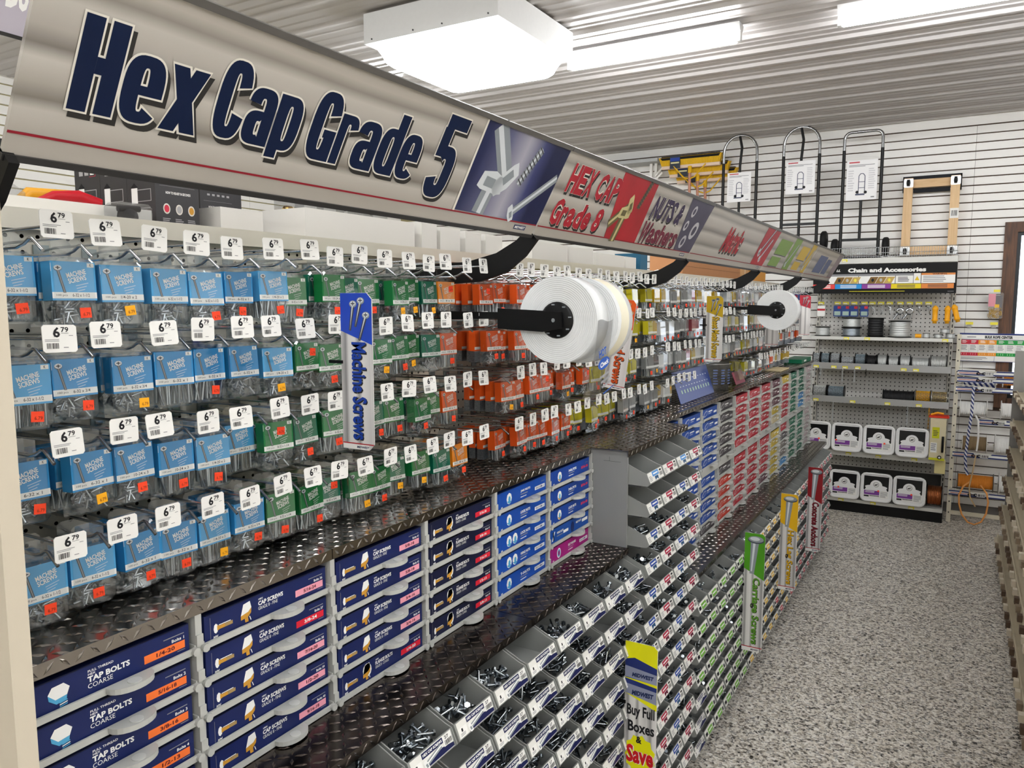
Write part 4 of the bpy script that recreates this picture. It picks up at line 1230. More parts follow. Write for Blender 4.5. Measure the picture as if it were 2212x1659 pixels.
def boxpic(b, w, H, zt):
    cn = M('carton_pic_navy', '#22306e', .45); cg = M('carton_pic_grey', '#8b90a8', .45)
    b.poly([(.0006, H * .74), (w * .99, H * .73), (w * .99, H * .845), (w * .3, H * .89), (.0006, H * .87)], cn, .0006)
    b.poly([(.0006, H * .745), (w * .99, H * .73), (w * .99, H * .80), (.0006, H * .825)], cg, .0009); b.text('MIDWEST', w * .22, H * .755, w * .9, H * .785, navy, .0012, .05, .2)
    b.poly([(.0006, H * .63), (w * .99, H * .59), (w * .99, H * .70), (.0006, H * .72)], cg, .0007); b.poly([(.0006, H * .70), (w * .99, H * .68), (w * .99, H * .71), (.0006, H * .735)], cn, .0010); b.text('MIDWEST', w * .22, H * .625, w * .9, H * .66, navy, .0012, .05, .2)
    b.text('Buy Full', w * .08, H * .455, w * .94, H * .555, ink, .0008, .03); b.text('Boxes', w * .12, H * .36, w * .94, H * .44, ink, .0008, .03)
    yl = M('burst_yellow', '#e6e400', .45); pts = []
    for k in range(22):
        a = 2 * math.pi * k / 22; r_ = 1.0 if k % 2 else .86
        pts.append((w * .5 + w * .495 * r_ * math.cos(a), H * .20 + H * .15 * r_ * math.sin(a)))
    b.poly(pts, yl, .0007); b.text('&', w * .38, H * .285, w * .56, H * .335, ink, .0010, .04)
    b.text('Save', w * .08 + .0015, H * .135 - .0015, w * .95, H * .265, paper, .0010, .06); b.text('Save', w * .08, H * .135, w * .93, H * .265, M('save_red', '#c81420', .45), .0014, .04)
blade('yellow blade sign reading Buy Full Boxes & Save', -.845, 2.145, .50, .955, .105, '', ink, M('blade_yellow', '#e3e010', .4, noise=.06, scale=10), boxpic, 0, .37)
blade('green topped blade sign reading Carriage Screws', -.835, 3.637, .32, .905, LW, 'Carriage Screws', M('blade_green', '#5f9a2c', .45), M('blade_green_top', '#4f9a1e', .4, noise=.25, scale=9), big_bolt, 0, .30)
blade('yellow topped blade sign reading Hex Lag Screws', -.835, 4.49, .34, .908, LW, 'Hex Lag Screws', M('blade_amber', '#d8a812', .45), M('blade_amber_top', '#e2b21a', .4, noise=.12, scale=9), big_bolt, 0, .30)
blade('dark red topped blade sign reading Concrete Anchors', -.835, 5.401, .308, .89, LW, 'Concrete Anchors', M('blade_maroon', '#7c1626', .45), M('blade_maroon_top', '#8e1a22', .4, noise=.3, scale=9), big_bolt, 0, .34)

# ================================================================== rolls of plastic bags on black arms
bag_m = M('bag_roll_film', '#e6e8e8', .38, noise=.03, scale=60)
bag_s = M('bag_roll_edge', '#c9cdd0', .38)
film_m = clear_mat('bag_film', (.93, .94, .95, 1), .30, .22, .25)
def bag_roll(name, label, cx, cz, y0, y1, r, hub=True):
    t = thing(name, label, 'bag roll', (cx, y0, cz), None, 'rolls of plastic bags')
    b = MB(); L = y1 - y0
    prof = [(r * .42, 0)]
    k = 26
    for i in range(k):
        rr = r * (.42 + .58 * (i + 1) / k); prof += [(rr - r * .012, 0), (rr, -.0008 if i % 2 else .0)]
    b.lathe((0, 0, 0), (0, 1, 0), prof + [(r, L), (r * .42, L)], bag_m, 40); obj('wound_film', b, t)
    b = MB(); b.lathe((0, -.006, 0), (0, 1, 0), [(.001, 0), (r * .36, 0), (r * .42, .004), (r * .42, L + .008), (.001, L + .01)], black, 24)
    for q in range(8):
        a = 2 * math.pi * q / 8 + .2; b.box(r * .36 * math.cos(a) - .004, -.0072, r * .36 * math.sin(a) - .0015, r * .36 * math.cos(a) + .004, -.006, r * .36 * math.sin(a) + .0015, st1)
    obj('core', b, t)
    return t
def roll_arm(label, y, cx, cz):
    t = thing('roll_arm', label, 'bracket', (0, 0, 0), None, 'black arms for the bag rolls')
    b = MB(); b.prism([(XP + .012, y, cz + .022), (-.965, y, cz + .018), (-.965, y, cz + .002), (XP + .012, y, cz - .004)], (0, .004, 0), black); obj('rear_bar', b, t)
    b = MB(); b.prism([(-.985, y - .004, cz + .028), (cx + .02, y - .004, cz + .020), (cx + .022, y - .004, cz - .018), (cx - .03, y - .004, cz - .028), (-.985, y - .004, cz - .022)], (0, .004, 0), black); obj('front_plate', b, t)
    b = MB(); b.cyl((cx, y - .0065, cz), (cx, y - .004, cz), .005, chrome, 8); obj('bolt', b, t)
roll_arm('black arm carrying the near plastic bag rolls', 1.618, -.83, 1.956)
bag_roll('bag_roll', 'big white plastic bag roll nearest the viewer', -.83, 1.956, 1.632, 1.70, .104)
t = bag_roll('bag_roll', 'white plastic bag roll just behind the front roll', -.822, 1.953, 1.735, 1.83, .106)
b = MB(); b.plane((0, .02, 0), (0, 1, 0), (-1, 0, 0))
b = MB(); b.lathe((0, .02, 0), (0, 1, 0), [(.1064, 0), (.1064, .05)], M('roll_label_cream', '#ece6cf', .5), 40)
b.v = b.v; obj('paper_band', b, t)
bt = thing('bag_tail', 'loose clear bag with blue print hanging from the near rolls', 'plastic bag', (-.726, 1.632, 1.956))
b = MB(); cols = 6; rows = 14; vs = []
for i in range(rows + 1):
    for j in range(cols + 1):
        u = j / cols; v = i / rows
        vs.append((.0025 - .022 * v * v + .004 * math.sin(u * 8 + v * 5) * v, .088 * u - .03 * v, -.185 * v + .003 * math.sin(u * 7)))
fs = [(i * (cols + 1) + j, i * (cols + 1) + j + 1, (i + 1) * (cols + 1) + j + 1, (i + 1) * (cols + 1) + j) for i in range(rows) for j in range(cols)]
b.add(vs, fs, film_m, True); obj('film', b, bt)
b = MB(); b.plane((.006, .028, -.10), (0, .97, .24), (-.1, -.24, .97)); bb = M('bag_blue', '#1f4fa6', .5)
b.disc(0, 0, .034, bb, .0004, 18, .013); b.text('Check', -.022, -.006, .027, .005, paper, .0008, .03, .3); b.text('HOT', -.02, .016, .028, .034, bb, .0006, .04, .3)
b.rect(-.035, -.066, .03, -.0635, bb, .0004); b.lines(-.035, -.058, .03, -.024, 3, inkg, .0004)
obj('print', b, bt)
roll_arm('black arm carrying the far plastic bag roll', 4.18, -.84, 1.955)
bag_roll('bag_roll', 'white plastic bag roll near the chain display', -.84, 1.955, 4.194, 4.29, .106)

# ================================================================== goods on the top shelf
ZS = 2.1295
cart = M('white_carton', '#dcd9d3', .6, noise=.02, scale=6)
def open_carton(label, x0, x1, y0, y1, h, rz=0, m=cart, cat='carton', name='white_carton'):
    cx, cy = (x0 + x1) / 2, (y0 + y1) / 2; w, d = (x1 - x0) / 2, (y1 - y0) / 2; th = .003
    b = MB(); b.box(-w, -d, 0, w, d, th, m)
    b.box(-w, -d, th, -w + th, d, h, m); b.box(w - th, -d, th, w, d, h, m); b.box(-w + th, -d, th, w - th, -d + th, h, m); b.box(-w + th, d - th, th, w - th, d, h, m)
    return thing(name, label, cat, (cx, cy, ZS), (0, 0, rz), 'white cartons on the top shelf', b)
open_carton('small white carton in front of the dark lock kit boxes', -1.61, -1.43, 1.165, 1.285, .08)
open_carton('long white carton holding clear hardware packs', -1.62, -1.425, 1.415, 1.86, .104, 0)
open_carton('white carton left of the second sign arm, third along', -1.60, -1.42, 1.885, 1.965, .112, rad(1.5))
open_carton('white carton left of the second sign arm, fourth along', -1.60, -1.42, 1.99, 2.095, .104, rad(-2))
open_carton('white carton left of the second sign arm, fifth along', -1.60, -1.42, 2.12, 2.22, .102, rad(2))
open_carton('white carton left of the second sign arm, sixth along', -1.60, -1.42, 2.25, 2.36, .10)
open_carton('plain white carton under the Hex Cap Grade 8 sign', -1.62, -1.42, 2.58, 2.885, .10)
open_carton('short white carton beside the grey shaded one', -1.60, -1.42, 2.90, 3.14, .098)
open_carton('white carton with torn foil on top', -1.60, -1.42, 3.17, 3.50, .088)
open_carton('narrow white carton beside the teal box', -1.58, -1.42, 3.52, 3.66, .088)
b = MB(); b.box(-1.56, 3.72, ZS, -1.42, 3.82, ZS + .115, M('teal_box', '#1c5a78', .5)); b.plane((-1.42, 3.72, ZS), (0, 1, 0), (0, 0, 1)); b.rect(.01, .02, .09, .03, paper, .0004)
thing('teal_box', 'small teal box on the top shelf', 'box', (0, 0, 0), None, None, b)
card_b = M('brown_cardboard', '#a8764f', .7, noise=.06, scale=20)
b = MB(); b.box(-1.62, 4.40, ZS, -1.42, 5.75, ZS + .16, card_b); b.plane((-1.42, 4.4, ZS), (0, 1, 0), (0, 0, 1)); b.rect(.0, .078, 1.35, .080, M('cardboard_seam', '#6d4a30', .7), .0004)
thing('cardboard_box', 'long brown cardboard box under the Metric sign', 'box', (0, 0, 0), None, None, b)
b = MB(); b.box(-1.60, 5.80, ZS, -1.42, 6.02, ZS + .13, M('kraft_box', '#c79a6a', .7, noise=.05)); b.plane((-1.42, 5.8, ZS), (0, 1, 0), (0, 0, 1)); b.rect(.09, 0, .11, .13, M('tape', '#dcc9a2', .3), .0004)
thing('cardboard_box', 'kraft cardboard box next to the orange box', 'box', (0, 0, 0), None, None, b)
b = MB(); b.box(-1.60, 6.04, ZS, -1.42, 6.6, ZS + .13, M('orange_box', '#dd9a33', .5)); b.plane((-1.42, 6.04, ZS), (0, 1, 0), (0, 0, 1)); b.rect(.05, .06, .16, .08, paper, .0004); b.rect(0, 0, .56, .02, ink, .0004)
thing('orange_box', 'orange printed box at the far end of the top shelf', 'box', (0, 0, 0), None, None, b)
b = MB(); pts = []
for i in range(7):
    for j in range(5):
        pts.append((-1.58 + .03 * j, 4.03 + .05 * i, ZS + .012 + .03 * (math.sin(i * .5) ** 2) + .008 * math.sin(j * 1.7 + i)))
bb = [(x, y, ZS + .001) for x, y, z in pts]
n = len(pts)
fs = [(i * 5 + j, (i + 1) * 5 + j, (i + 1) * 5 + j + 1, i * 5 + j + 1) for i in range(6) for j in range(4)]
b.add(pts, fs, M('white_bag', '#dddcd8', .4), True)
per = [j for j in range(5)] + [i * 5 + 4 for i in range(1, 7)] + [6 * 5 + j for j in range(3, -1, -1)] + [i * 5 for i in range(5, 0, -1)]
b.add([pts[k] for k in per] + [bb[k] for k in per], [(k, (k + 1) % len(per), len(per) + (k + 1) % len(per), len(per) + k) for k in range(len(per))], M('white_bag', '#dddcd8', .4))
thing('white_bag', 'crumpled white plastic bag lying on the top shelf', 'bag', (0, 0, 0), None, None, b)
# dark lock kit boxes
kit = M('kit_charcoal', '#3c3b3d', .45, noise=.05); kred = M('kit_red', '#d0344a', .5); kgrey = M('kit_grey', '#a9a7a8', .5)
def kit_box(label, x0, y0, h=.165, w=.053, d=.105):
    b = MB(); b.box(0, 0, 0, w, d, h, kit)
    b.plane((w * .06, 0, 0), (1, 0, 0), (0, 0, 1))
    S0 = len(b.v)
    b.rect(.006, h * .44, .047, h * .58, kgrey, .0003); b.rect(.0072, h * .448, .0458, h * .572, kit, .0005)
    b.rect(.006, h * .42, .019, h * .60, paper, .0007); b.poly([(.004, h * .60), (.021, h * .60), (.0125, h * .66)], ink, .0008)
    b.disc(.009, h * .36, .0035, kred, .0004, 10); b.lines(.015, h * .14, .046, h * .37, 9, kgrey, .0004); b.disc(.009, h * .13, .0035, kred, .0004, 10)
    for i in range(3):
        for j in range(3):
            b.rect(.008 + j * .013, h * (.74 + i * .075), .017 + j * .013, h * (.79 + i * .075), kgrey if j < 2 else paper, .0004)
    b.rect(.032, h * .72, .046, h * .725, kred, .0005); b.rect(.032, h * .95, .046, h * .955, kred, .0005); b.rect(.0455, h * .72, .0465, h * .955, kred, .0005)
    kx = w * .9 / .053; b.v[S0:] = [(w * .06 + (x - w * .06) * kx, y, z) for x, y, z in b.v[S0:]]
    b.plane((w, 0, 0), (0, 1, 0), (0, 0, 1))
    b.lines(.02, h * .90, .085, h * .96, 2, kgrey, .0004)
    for i in range(5):
        b.disc(.025 + i * .0145, h * .77, .004, kred, .0004, 10); b.rect(.021 + i * .0145, h * .69, .029 + i * .0145, h * .715, kgrey, .0004)
    b.rect(.01, h * .62, .095, h * .622, kgrey, .0004)
    b.text('HOW TO RE-KEY IN SECONDS', .024, h * .53, .084, h * .56, paper, .0004, .03)
    for i in range(3):
        u = .025 + i * .03
        b.disc(u, h * .36, .0085, M('kit_dial', '#d7d2c8', .5), .0004, 14, .011); b.disc(u, h * .36, .006, kred if i == 0 else (gld if i == 2 else kgrey), .0006, 12, .008); b.lines(u - .01, h * .19, u + .01, h * .25, 3, kgrey, .0004)
    b.rect(.03, h * .11, .08, h * .125, kgrey, .0004)
    return thing('lock_kit_box', label, 'box', (x0, y0, ZS), None, 'charcoal lock kit boxes', b)
kit_box('charcoal lock kit box, leftmost of three side by side', -1.737, 1.023, .20, .094)
kit_box('charcoal lock kit box, middle of three side by side', -1.642, 1.023, .19, .094)
kit_box('charcoal lock kit box, nearest the price tags', -1.547, 1.023, .18, .094)
kit_box('charcoal lock kit box behind the small white carton', -1.715, 1.262, .19, .094, .125)
# things in front of them
b = MB(); b.box(-1.66, .60, ZS, -1.645, 1.0, ZS + .055, white); b.box(-1.45, .60, ZS, -1.435, 1.0, ZS + .055, white); b.box(-1.645, .60, ZS, -1.45, .61, ZS + .055, white); b.box(-1.645, .99, ZS, -1.45, 1.0, ZS + .055, white); b.box(-1.645, .61, ZS, -1.45, .99, ZS + .004, white)
b.box(-1.4345, .66, ZS + .01, -1.434, .70, ZS + .03, ink)
thing('white_tray', 'shallow white display tray at the left of the top shelf', 'tray', (0, 0, 0), None, None, b)
b = MB(); b.tube([(-1.555, .83, ZS + .058), (-1.56, .875, ZS + .078), (-1.56, .925, ZS + .082), (-1.555, .965, ZS + .07)], [.006, .010, .013, .013], M('red_grip', '#b81422', .35), 10)
thing('red_tool_handle', 'shiny red tool handle lying in the white tray', 'handle', (0, 0, 0), None, None, b)
b = MB(); b.tube([(-1.62, .80, ZS + .03), (-1.62, .86, ZS + .085), (-1.62, .95, ZS + .09)], [.01, .013, .012], M('amber_grip', '#d99a1e', .35), 10)
thing('amber_tool_handle', 'amber yellow tool handle above the red one', 'handle', (0, 0, 0), None, None, b)
clr = clear_mat('clear_clam', (.9, .91, .92, 1), .10, .1, .4)
b = MB(); b.prism([(-1.56, .60, ZS + .0565), (-1.50, .60, ZS + .0565), (-1.50, .60, ZS + .20), (-1.56, .60, ZS + .20)], (0, .19, -.13), clr)
b.v = [(x, y, max(z, ZS + .056)) for x, y, z in b.v]
thing('clear_bag', 'hazy clear plastic bag leaning in the white tray', 'bag', (0, 0, 0), None, None, b)
def clam(label, x, y, w, h, inner):
    t = thing('clear_clamshell', label, 'pack', (x, y, ZS + .004), None, 'clear hardware packs in cartons')
    b = MB(); b.cbox(-.02, -w / 2, 0, .02, w / 2, h, .008, clr, 'X'); obj('shell', b, t)
    b = MB(); b.lathe((0, 0, h * .55), (1, 0, 0), [(.001, -.012), (w * .25, -.01), (w * .2, .008), (w * .1, .012), (.001, .016)], inner, 12); b.cyl((0, -w * .3, h * .8), (0, w * .3, h * .85), .006, inner, 8); b.box(-.012, -w * .38, .01, -.010, w * .38, h * .3, paper); obj('hardware', b, t)
brass = M('brass', '#b08a3c', .25, 1.0)
clam('clear clamshell with dark knob lying on the top rail', -1.405, .93, .075, .055, ink)
for i, (y, h, m) in enumerate(((1.40, .18, brass), (1.475, .165, chrome), (1.56, .175, ink), (1.64, .16, ink), (1.692, .17, brass), (1.762, .16, chrome))):
    clam('clear hardware pack with %s fitting, %s along the long white carton' % ({brass: 'brass', chrome: 'chrome', ink: 'black'}[m], ORD[i]), -1.52 - .004 * i, y + .055, .066, h, m)
# second canopy sign seen at the very top left
t = thing('canopy_sign', 'grey canopy sign of the next aisle at the upper left corner', 'sign', (-3.2, .55, 3.02), (0, rad(20), 0))
b = MB(); b.box(-.01, 0, 0, 0, 1.19, .24, sgm); obj('panel', b, t)
b = MB(); b.box(-.02, -.01, -.014, .006, 1.20, 0, M('sign_rail_dark')); obj('bottom_rail', b, t)
b = MB(); b.plane((0, 0, 0), (0, 1, 0), (0, 0, 1)); b.rect(.002, .0, 1.188, .23, M('sign_lilac', '#b9b2bd', .4), .0006); b.text('Do', 1.09, .09, 1.17, .2, paper, .0012, .05); obj('print', b, t)

# ================================================================== goods on the tread plate deck past the tower
def poster(label, y0, x, w, h, lean, m):
    b = MB(); b.hexa([(0, 0, 0), (.002, 0, 0), (.002, w, 0), (0, w, 0), (lean, 0, h), (lean + .002, 0, h), (lean + .002, w, h), (lean, w, h)], m)
    U = Vector((0, 1, 0)); V = Vector((lean, 0, h)).normalized(); b.plane((.0024, 0, 0), U, V)
    for r_ in range(3):
        for k in range(11):
            b.rect(w * (.10 + .078 * k), h * (.30 + .22 * r_), w * (.10 + .078 * k) + w * .03, h * (.30 + .22 * r_) + h * (.12 if r_ == 0 else .03), st2 if r_ else M('poster_green', '#b5d0b8', .5), .0003)
    b.rect(w * .05, h * .88, w * .5, h * .94, paper, .0003)
    return thing('fastener_poster', label, 'poster', (x, y0, Z1 + .002), None, None, b)
poster('blue fastener chart leaning on the deck before the clear bucket', 3.445, X1 - .075, .56, .145, -.05, M('poster_blue', '#1f3a86', .3))
t = thing('clear_bucket', 'clear plastic bucket with blue printed chart on the deck', 'bucket', (X1 - .125, 4.13, Z1 + .0022))
b = MB(); b.lathe((0, 0, 0), (0, 0, 1), [(.001, .001), (.088, .001), (.1, .138), (.104, .14), (.104, .146), (.098, .146)], clear_mat('bucket_plastic', (.82, .85, .86, 1), .25, .25, .3), 24); obj('body', b, t)
b = MB()
for k in range(5):
    a0 = rad(-62 + k * 25)
    b.plane((.0985 * math.cos(a0), .0985 * math.sin(a0), .03), (-math.sin(a0), math.cos(a0), 0), (0, 0, 1))
    b.lines(-.014, 0, .014, .085, 6, M('chart_blue', '#5a6c9e', .5), .002)
obj('print', b, t)
t = thing('maroon_pack', 'maroon backed clear pack propped beside the clear bucket', 'pack', (X1 - .06, 4.40, Z1 + .0030), (0, rad(-22), 0))
b = MB(); b.box(0, 0, 0, .002, .22, .075, M('maroon_card', '#7c1830', .45)); obj('card', b, t)
b = MB(); b.prism([(.0022, .03, .02), (.0022, .19, .02), (.0022, .15, .15), (.0022, .09, .165), (.0022, .05, .14)], (.022, 0, 0), clr); obj('blister', b, t)
b = MB(); b.box(0, 0, 0, .13, .42, .03, M('green_display', '#0f6e4c', .45)); b.plane((.13, 0, 0), (0, 1, 0), (0, 0, 1)); b.rect(.1, .008, .2, .022, paper, .0004)
thing('green_display_box', 'flat green display box at the far end of the deck', 'box', (X1 - .14, 6.2, Z1 + .0022), None, None, b)
b = MB(); b.box(0, 0, 0, .12, .3, .008, M('manila', '#d9c9a0', .6)); thing('manila_folder', 'manila card lying on the deck before the green box', 'card', (X1 - .13, 5.4, Z1 + .0022), None, None, b)
# ================================================================== chain and accessories display (end wall)
CX0, CX1, CYB, CYF = -1.25, -.05, 8.22, 7.79
t = thing('chain_display', 'steel pegboard shelf unit headed Chain and Accessories', 'shelving', (0, 0, 0))
b = peg_mesh(1.14, 2.0, .0381, .006, M('display_pegboard', '#c4c2bd', .5, noise=.03)); b.v = [(CX0 + .03 + y_, CYB, .36 + z_) for x_, y_, z_ in b.v]; obj('pegboard', b, t)
b = MB(); b.box(CX0, CYB + .012, .1, CX1, CYB + .03, 2.36, M('display_back', '#3d3c3a', .7)); obj('back_panel', b, t)
for x in (CX0, CX1 - .03):
    b = MB(); b.box(x, CYB - .025, 0, x + .03, CYB + .011, 2.42, M('display_upright', '#b9b5ac', .45))
    for k in range(44):
        b.box(x + .011, CYB - .0256, .16 + k * .05, x + .019, CYB - .025, .19 + k * .05, dark)
    obj('upright', b, t)
shelf_w = M('display_shelf_white', '#d9d8d2', .4); shelf_g = M('display_shelf_grey', '#9c9c99', .42)
def shelf(z, yf, m, th=.03, drop=0.0):
    b = MB(); b.box(CX0 + .002, yf, z - th, CX1 - .002, CYB - .027, z, m)
    if drop:
        b.hexa([(CX0 + .002, yf - .02, z - drop), (CX1 - .002, yf - .02, z - drop), (CX1 - .002, yf - .012, z - drop), (CX0 + .002, yf - .012, z - drop), (CX0 + .002, yf - .012, z + .03), (CX1 - .002, yf - .012, z + .03), (CX1 - .002, yf, z + .03), (CX0 + .002, yf, z + .03)], m)
    return obj('shelf', b, t)
def ytag(par, x, y, z, w=.024, h=.012):
    b = MB(); b.box(x - w, y - .001, z - h, x + w, y, z + h, yel_p); b.plane((x, y - .001, z), (1, 0, 0), (0, 0, 1)); b.rect(-w * .8, -h * .7, w * .5, h * .1, paper, .0004)
    return obj('shelf_tag', b, par)
s0 = shelf(2.405, 7.93, shelf_w, .05); s1_ = shelf(1.668, 7.90, shelf_w, .03); s2_ = shelf(1.385, 7.92, shelf_g, .012, .03); s3_ = shelf(1.063, 7.92, shelf_g, .012, .03); s4_ = shelf(.578, 7.86, shelf_w, .05); s5_ = shelf(.128, CYF, shelf_w, .03)
for x in (-.93, -.75, -.11): ytag(s1_, x, 7.899, 1.652)
for x in (-1.19, -1.03, -.93, -.82, -.43, -.33): ytag(s2_, x, 7.899, 1.375)
for x in (-1.18, -.85, -.55, -.29): ytag(s3_, x, 7.899, 1.05)
for x in (-.86, -.6, -.3): ytag(s4_, x, 7.859, .553)
for x in (-.9, -.62, -.3): ytag(s5_, x, CYF - .001, .113)
ytag(s0, -.98, 7.929, 2.385)
b = MB(); b.box(CX0, CYF + .02, 0, CX1, CYB, .098, black); obj('kick_plate', b, t)
b = MB(); b.box(CX0 + .1, CYF + .03, .1, CX1 - .1, CYF + .035, .128, shelf_w); obj('base_trim', b, t)
# header
hd = obj('header_board', MB().box(CX0, 7.90, 2.075, CX1, 7.912, 2.348, M('header_black', '#050506', .5, spec=.2)), t)
b = MB(); b.plane((CX0, 7.90, 2.348 - .273), (1, 0, 0), (0, 0, 1)); HW, HH = CX1 - CX0, .273
U_ = lambda f: HW * f
V_ = lambda f: HH * (1 - f)
b.text('Chain and Accessories', U_(.255), V_(.285), U_(.797), V_(.135), paper, .002, .05); b.text('LL', U_(.17), V_(.25), U_(.20), V_(.17), paper, .002, .04, .3)
for u0, u1 in ((.118, .332), (.336, .59), (.594, .713), (.716, .764)):
    b.rect(U_(u0), V_(.665), U_(u1), V_(.335), paper, .0012)
b.rect(U_(.118), V_(.41), U_(.713), V_(.335), inkg, .0016)
for u0, n_ in ((.155, 3), (.395, 3)):
    for k in range(n_):
        b.poly([(U_(u0 + k * .058), V_(.66)), (U_(u0 + .055 + k * .058), V_(.66)), (U_(u0 + .08 + k * .058), V_(.44)), (U_(u0 + .025 + k * .058), V_(.44))], (M('hdr_brown', '#7a5a24', .5), M('hdr_gold', '#9c7a3a', .5), M('hdr_pale', '#c3a35c', .5))[k], .002)
        b.disc(U_(u0 + .04 + k * .058), V_(.55), .012, (ink, silver, yel_p)[k], .0026, 10, .016)
b.lines(U_(.61), V_(.63), U_(.70), V_(.45), 4, ink, .0018)
b.poly([(U_(.724), V_(.57)), (U_(.756), V_(.57)), (U_(.74), V_(.43))], M('warn_yellow', '#e6c21c', .5), .002)
b.rect(U_(.768), V_(.665), U_(.99), V_(.335), paper, .0012); b.rect(U_(.768), V_(.40), U_(.99), V_(.335), M('hdr_orange', '#dc8a45', .5), .0018); b.text('WARNING', U_(.84), V_(.39), U_(.935), V_(.345), ink, .0024, .04); b.lines(U_(.78), V_(.65), U_(.97), V_(.43), 4, inkg, .0018)
for u0, u1, c in ((.0, .165, '#e0413f'), (.165, .36, '#1f8fd6'), (.36, .565, '#8a3b97'), (.565, .77, '#e6cf14'), (.77, .985, '#e0873f')):
    b.rect(U_(u0), V_(.84), U_(u1) - .002, V_(.68), M('hdr_' + c.strip('#'), c, .5), .0012)
    for k in range(3):
        b.rect(U_(u0) + (u1 - u0) * HW * .2, V_(.73 + .04 * k), U_(u1) - (u1 - u0) * HW * .2, V_(.71 + .04 * k), paper if c not in ('#e6cf14', '#e0873f') else dkgrey, .0016)
b.rect(U_(.27), V_(.935), U_(.66), V_(.915), M('hdr_yellow_text', '#c9c21e', .5), .0012); b.rect(U_(.945), V_(.945), U_(.985), V_(.93), inkg, .0012)
obj('print', b, hd)
# wire basket rim on top of the unit
bk = thing('wire_basket', 'low chrome wire rack edge on top of the chain display', 'wire rack', (0, 0, 0)); b = MB()
for z in (2.42, 2.45, 2.5):
    b.tube([(CX0 + .01, 7.933, z), (CX1 - .005, 7.933, z), (CX1 - .005, 8.18, z)], .0028, chrome, 5)
obj('long_wires', b, bk)
b = MB()
for k in range(60):
    x = CX0 + .02 + k * (CX1 - CX0 - .03) / 59
    b.cyl((x, 7.933, 2.407), (x, 7.933, 2.502), .0018, chrome, 4, None, False)
o = obj('fine_wires', b, bk); o['kind'] = 'stuff'
# hooks with small hardware packs
blu_pk = M('pack_royal', '#1d3a7c', .45)
hk = [(-1.20, 'red'), (-1.05, 'blue'), (-.975, 'blue'), (-.90, 'blue'), (-.81, 'blue'), (-.74, 'snap'), (-.665, 'snap'), (-.59, 'snap'), (-.50, 'ring'), (-.42, 'ring'), (-.345, 'snap'), (-.265, 'snap')]
for i, (x, kd) in enumerate(hk):
    p = thing('hardware_pack', {'red': 'red and white carded chain part', 'blue': 'royal blue carded chain part', 'snap': 'loose silver snap hook', 'ring': 'big silver ring eye'}[kd] + ', %s along the chain display hooks' % ORD[i], 'hardware', (x, 8.12, 1.985), None, 'hanging chain hardware')
    b = MB(); b.cyl((0, .0, 0), (0, .098, 0), .002, chrome, 5); obj('hook', b, p)
    b = MB(); b.box(-.027, -.002, -.012, .027, 0, .013, yel_p); b.plane((0, -.002, 0), (1, 0, 0), (0, 0, 1)); b.rect(-.02, -.009, .012, 0, paper, .0004); obj('shelf_tag', b, p)
    b = MB()
    if kd in ('red', 'blue'):
        m = blu_pk if kd == 'blue' else paper
        b.cbox(-.036, .004, -.13, .036, .016, -.025, .006, m, 'Y'); b.plane((0, .004, 0), (1, 0, 0), (0, 0, 1)); b.rect(-.028, -.12, .028, -.08, M('pack_window', '#9fb4a8', .4) if kd == 'blue' else paper, .0006); b.rect(.0, -.055, .03, -.03, red_p, .0006) if kd == 'blue' else b.rect(-.036, -.075, .036, -.055, red_p, .0006)
    elif kd == 'ring':
        b.lathe((0, .012, -.075), (0, 1, 0), [(.022, -.006), (.036, -.006), (.036, .006), (.022, .006), (.022, -.006)], chrome, 18); b.tube([(-.02, .012, -.1), (-.05, .012, -.15)], .009, chrome, 8); b.tube([(.02, .012, -.1), (.01, .012, -.15)], .009, chrome, 8)
    else:
        r = random.Random(i)
        for q in range(4):
            a = r.uniform(-.5, .5); b.tube([(math.sin(a + s_) * .012 + r.uniform(-.012, .012), .01 + .004 * q, -.03 - .07 * s_) for s_ in (0, .3, .6, 1.0)], .0045, chrome, 6)
    obj('body', b, p)
yb_ = M('bright_yellow_plastic', '#f0a81c', .4)
for i, (x, z, a) in enumerate(((-.207, 1.965, 0), (-.108, 1.965, 0), (-.062, 1.975, -.25))):
    p = thing('yellow_anchor_tube', ('single yellow plastic tube hanging left of the pair', 'straight yellow plastic tube of the hanging pair', 'tilted yellow plastic tube of the hanging pair')[i], 'tube', (x, 8.05, z), (0, a, 0), 'yellow tubes on the chain display')
    b = MB(); b.lathe((0, 0, -.165), (0, 0, 1), [(.001, 0), (.018, 0), (.018, .02), (.027, .025), (.027, .035), (.021, .04), (.023, .12), (.026, .125), (.026, .14), (.012, .16), (.001, .165)], yb_, 14); obj('tube', b, p)
    b = MB(); b.cyl((0, 0, 0), (0, .166 if i < 2 else .12, .004), .002, chrome, 5); obj('hook', b, p)
# spools --------------------------------------------------------------
def spool_v(label, x, y, z, r, h, m, fl=black, fr=1.12, group='wire spools on the white shelf'):
    p = thing('wire_spool', label, 'spool', (x, y, z + .0005), None, group)
    for zz in (0, h - .006):
        b = MB(); b.cyl((0, 0, zz), (0, 0, zz + .006), r * fr, fl, 24); obj('flange', b, p)
    b = MB(); prof = [(r * .3, .0062)]; n_ = 7
    for k in range(n_):
        h0 = .0062 + (h - .0124) * k / n_; h1 = .0062 + (h - .0124) * (k + 1) / n_
        prof += [(r * .93, h0), (r * .985, (h0 + h1) / 2), (r * .93, h1)]
    prof.append((r * .3, h - .0062))
    b.lathe((0, 0, 0), (0, 0, 1), prof, m, 24); obj('winding', b, p)
galv = M('galvanised_wire', '#c2c4c2', .4, .5, noise=.1, scale=90); dkw = M('dark_cable', '#1a1a1c', .5)
spool_v('flat silver wire spool at the left of the white shelf', -1.155, 7.98, 1.668, .066, .09, galv)
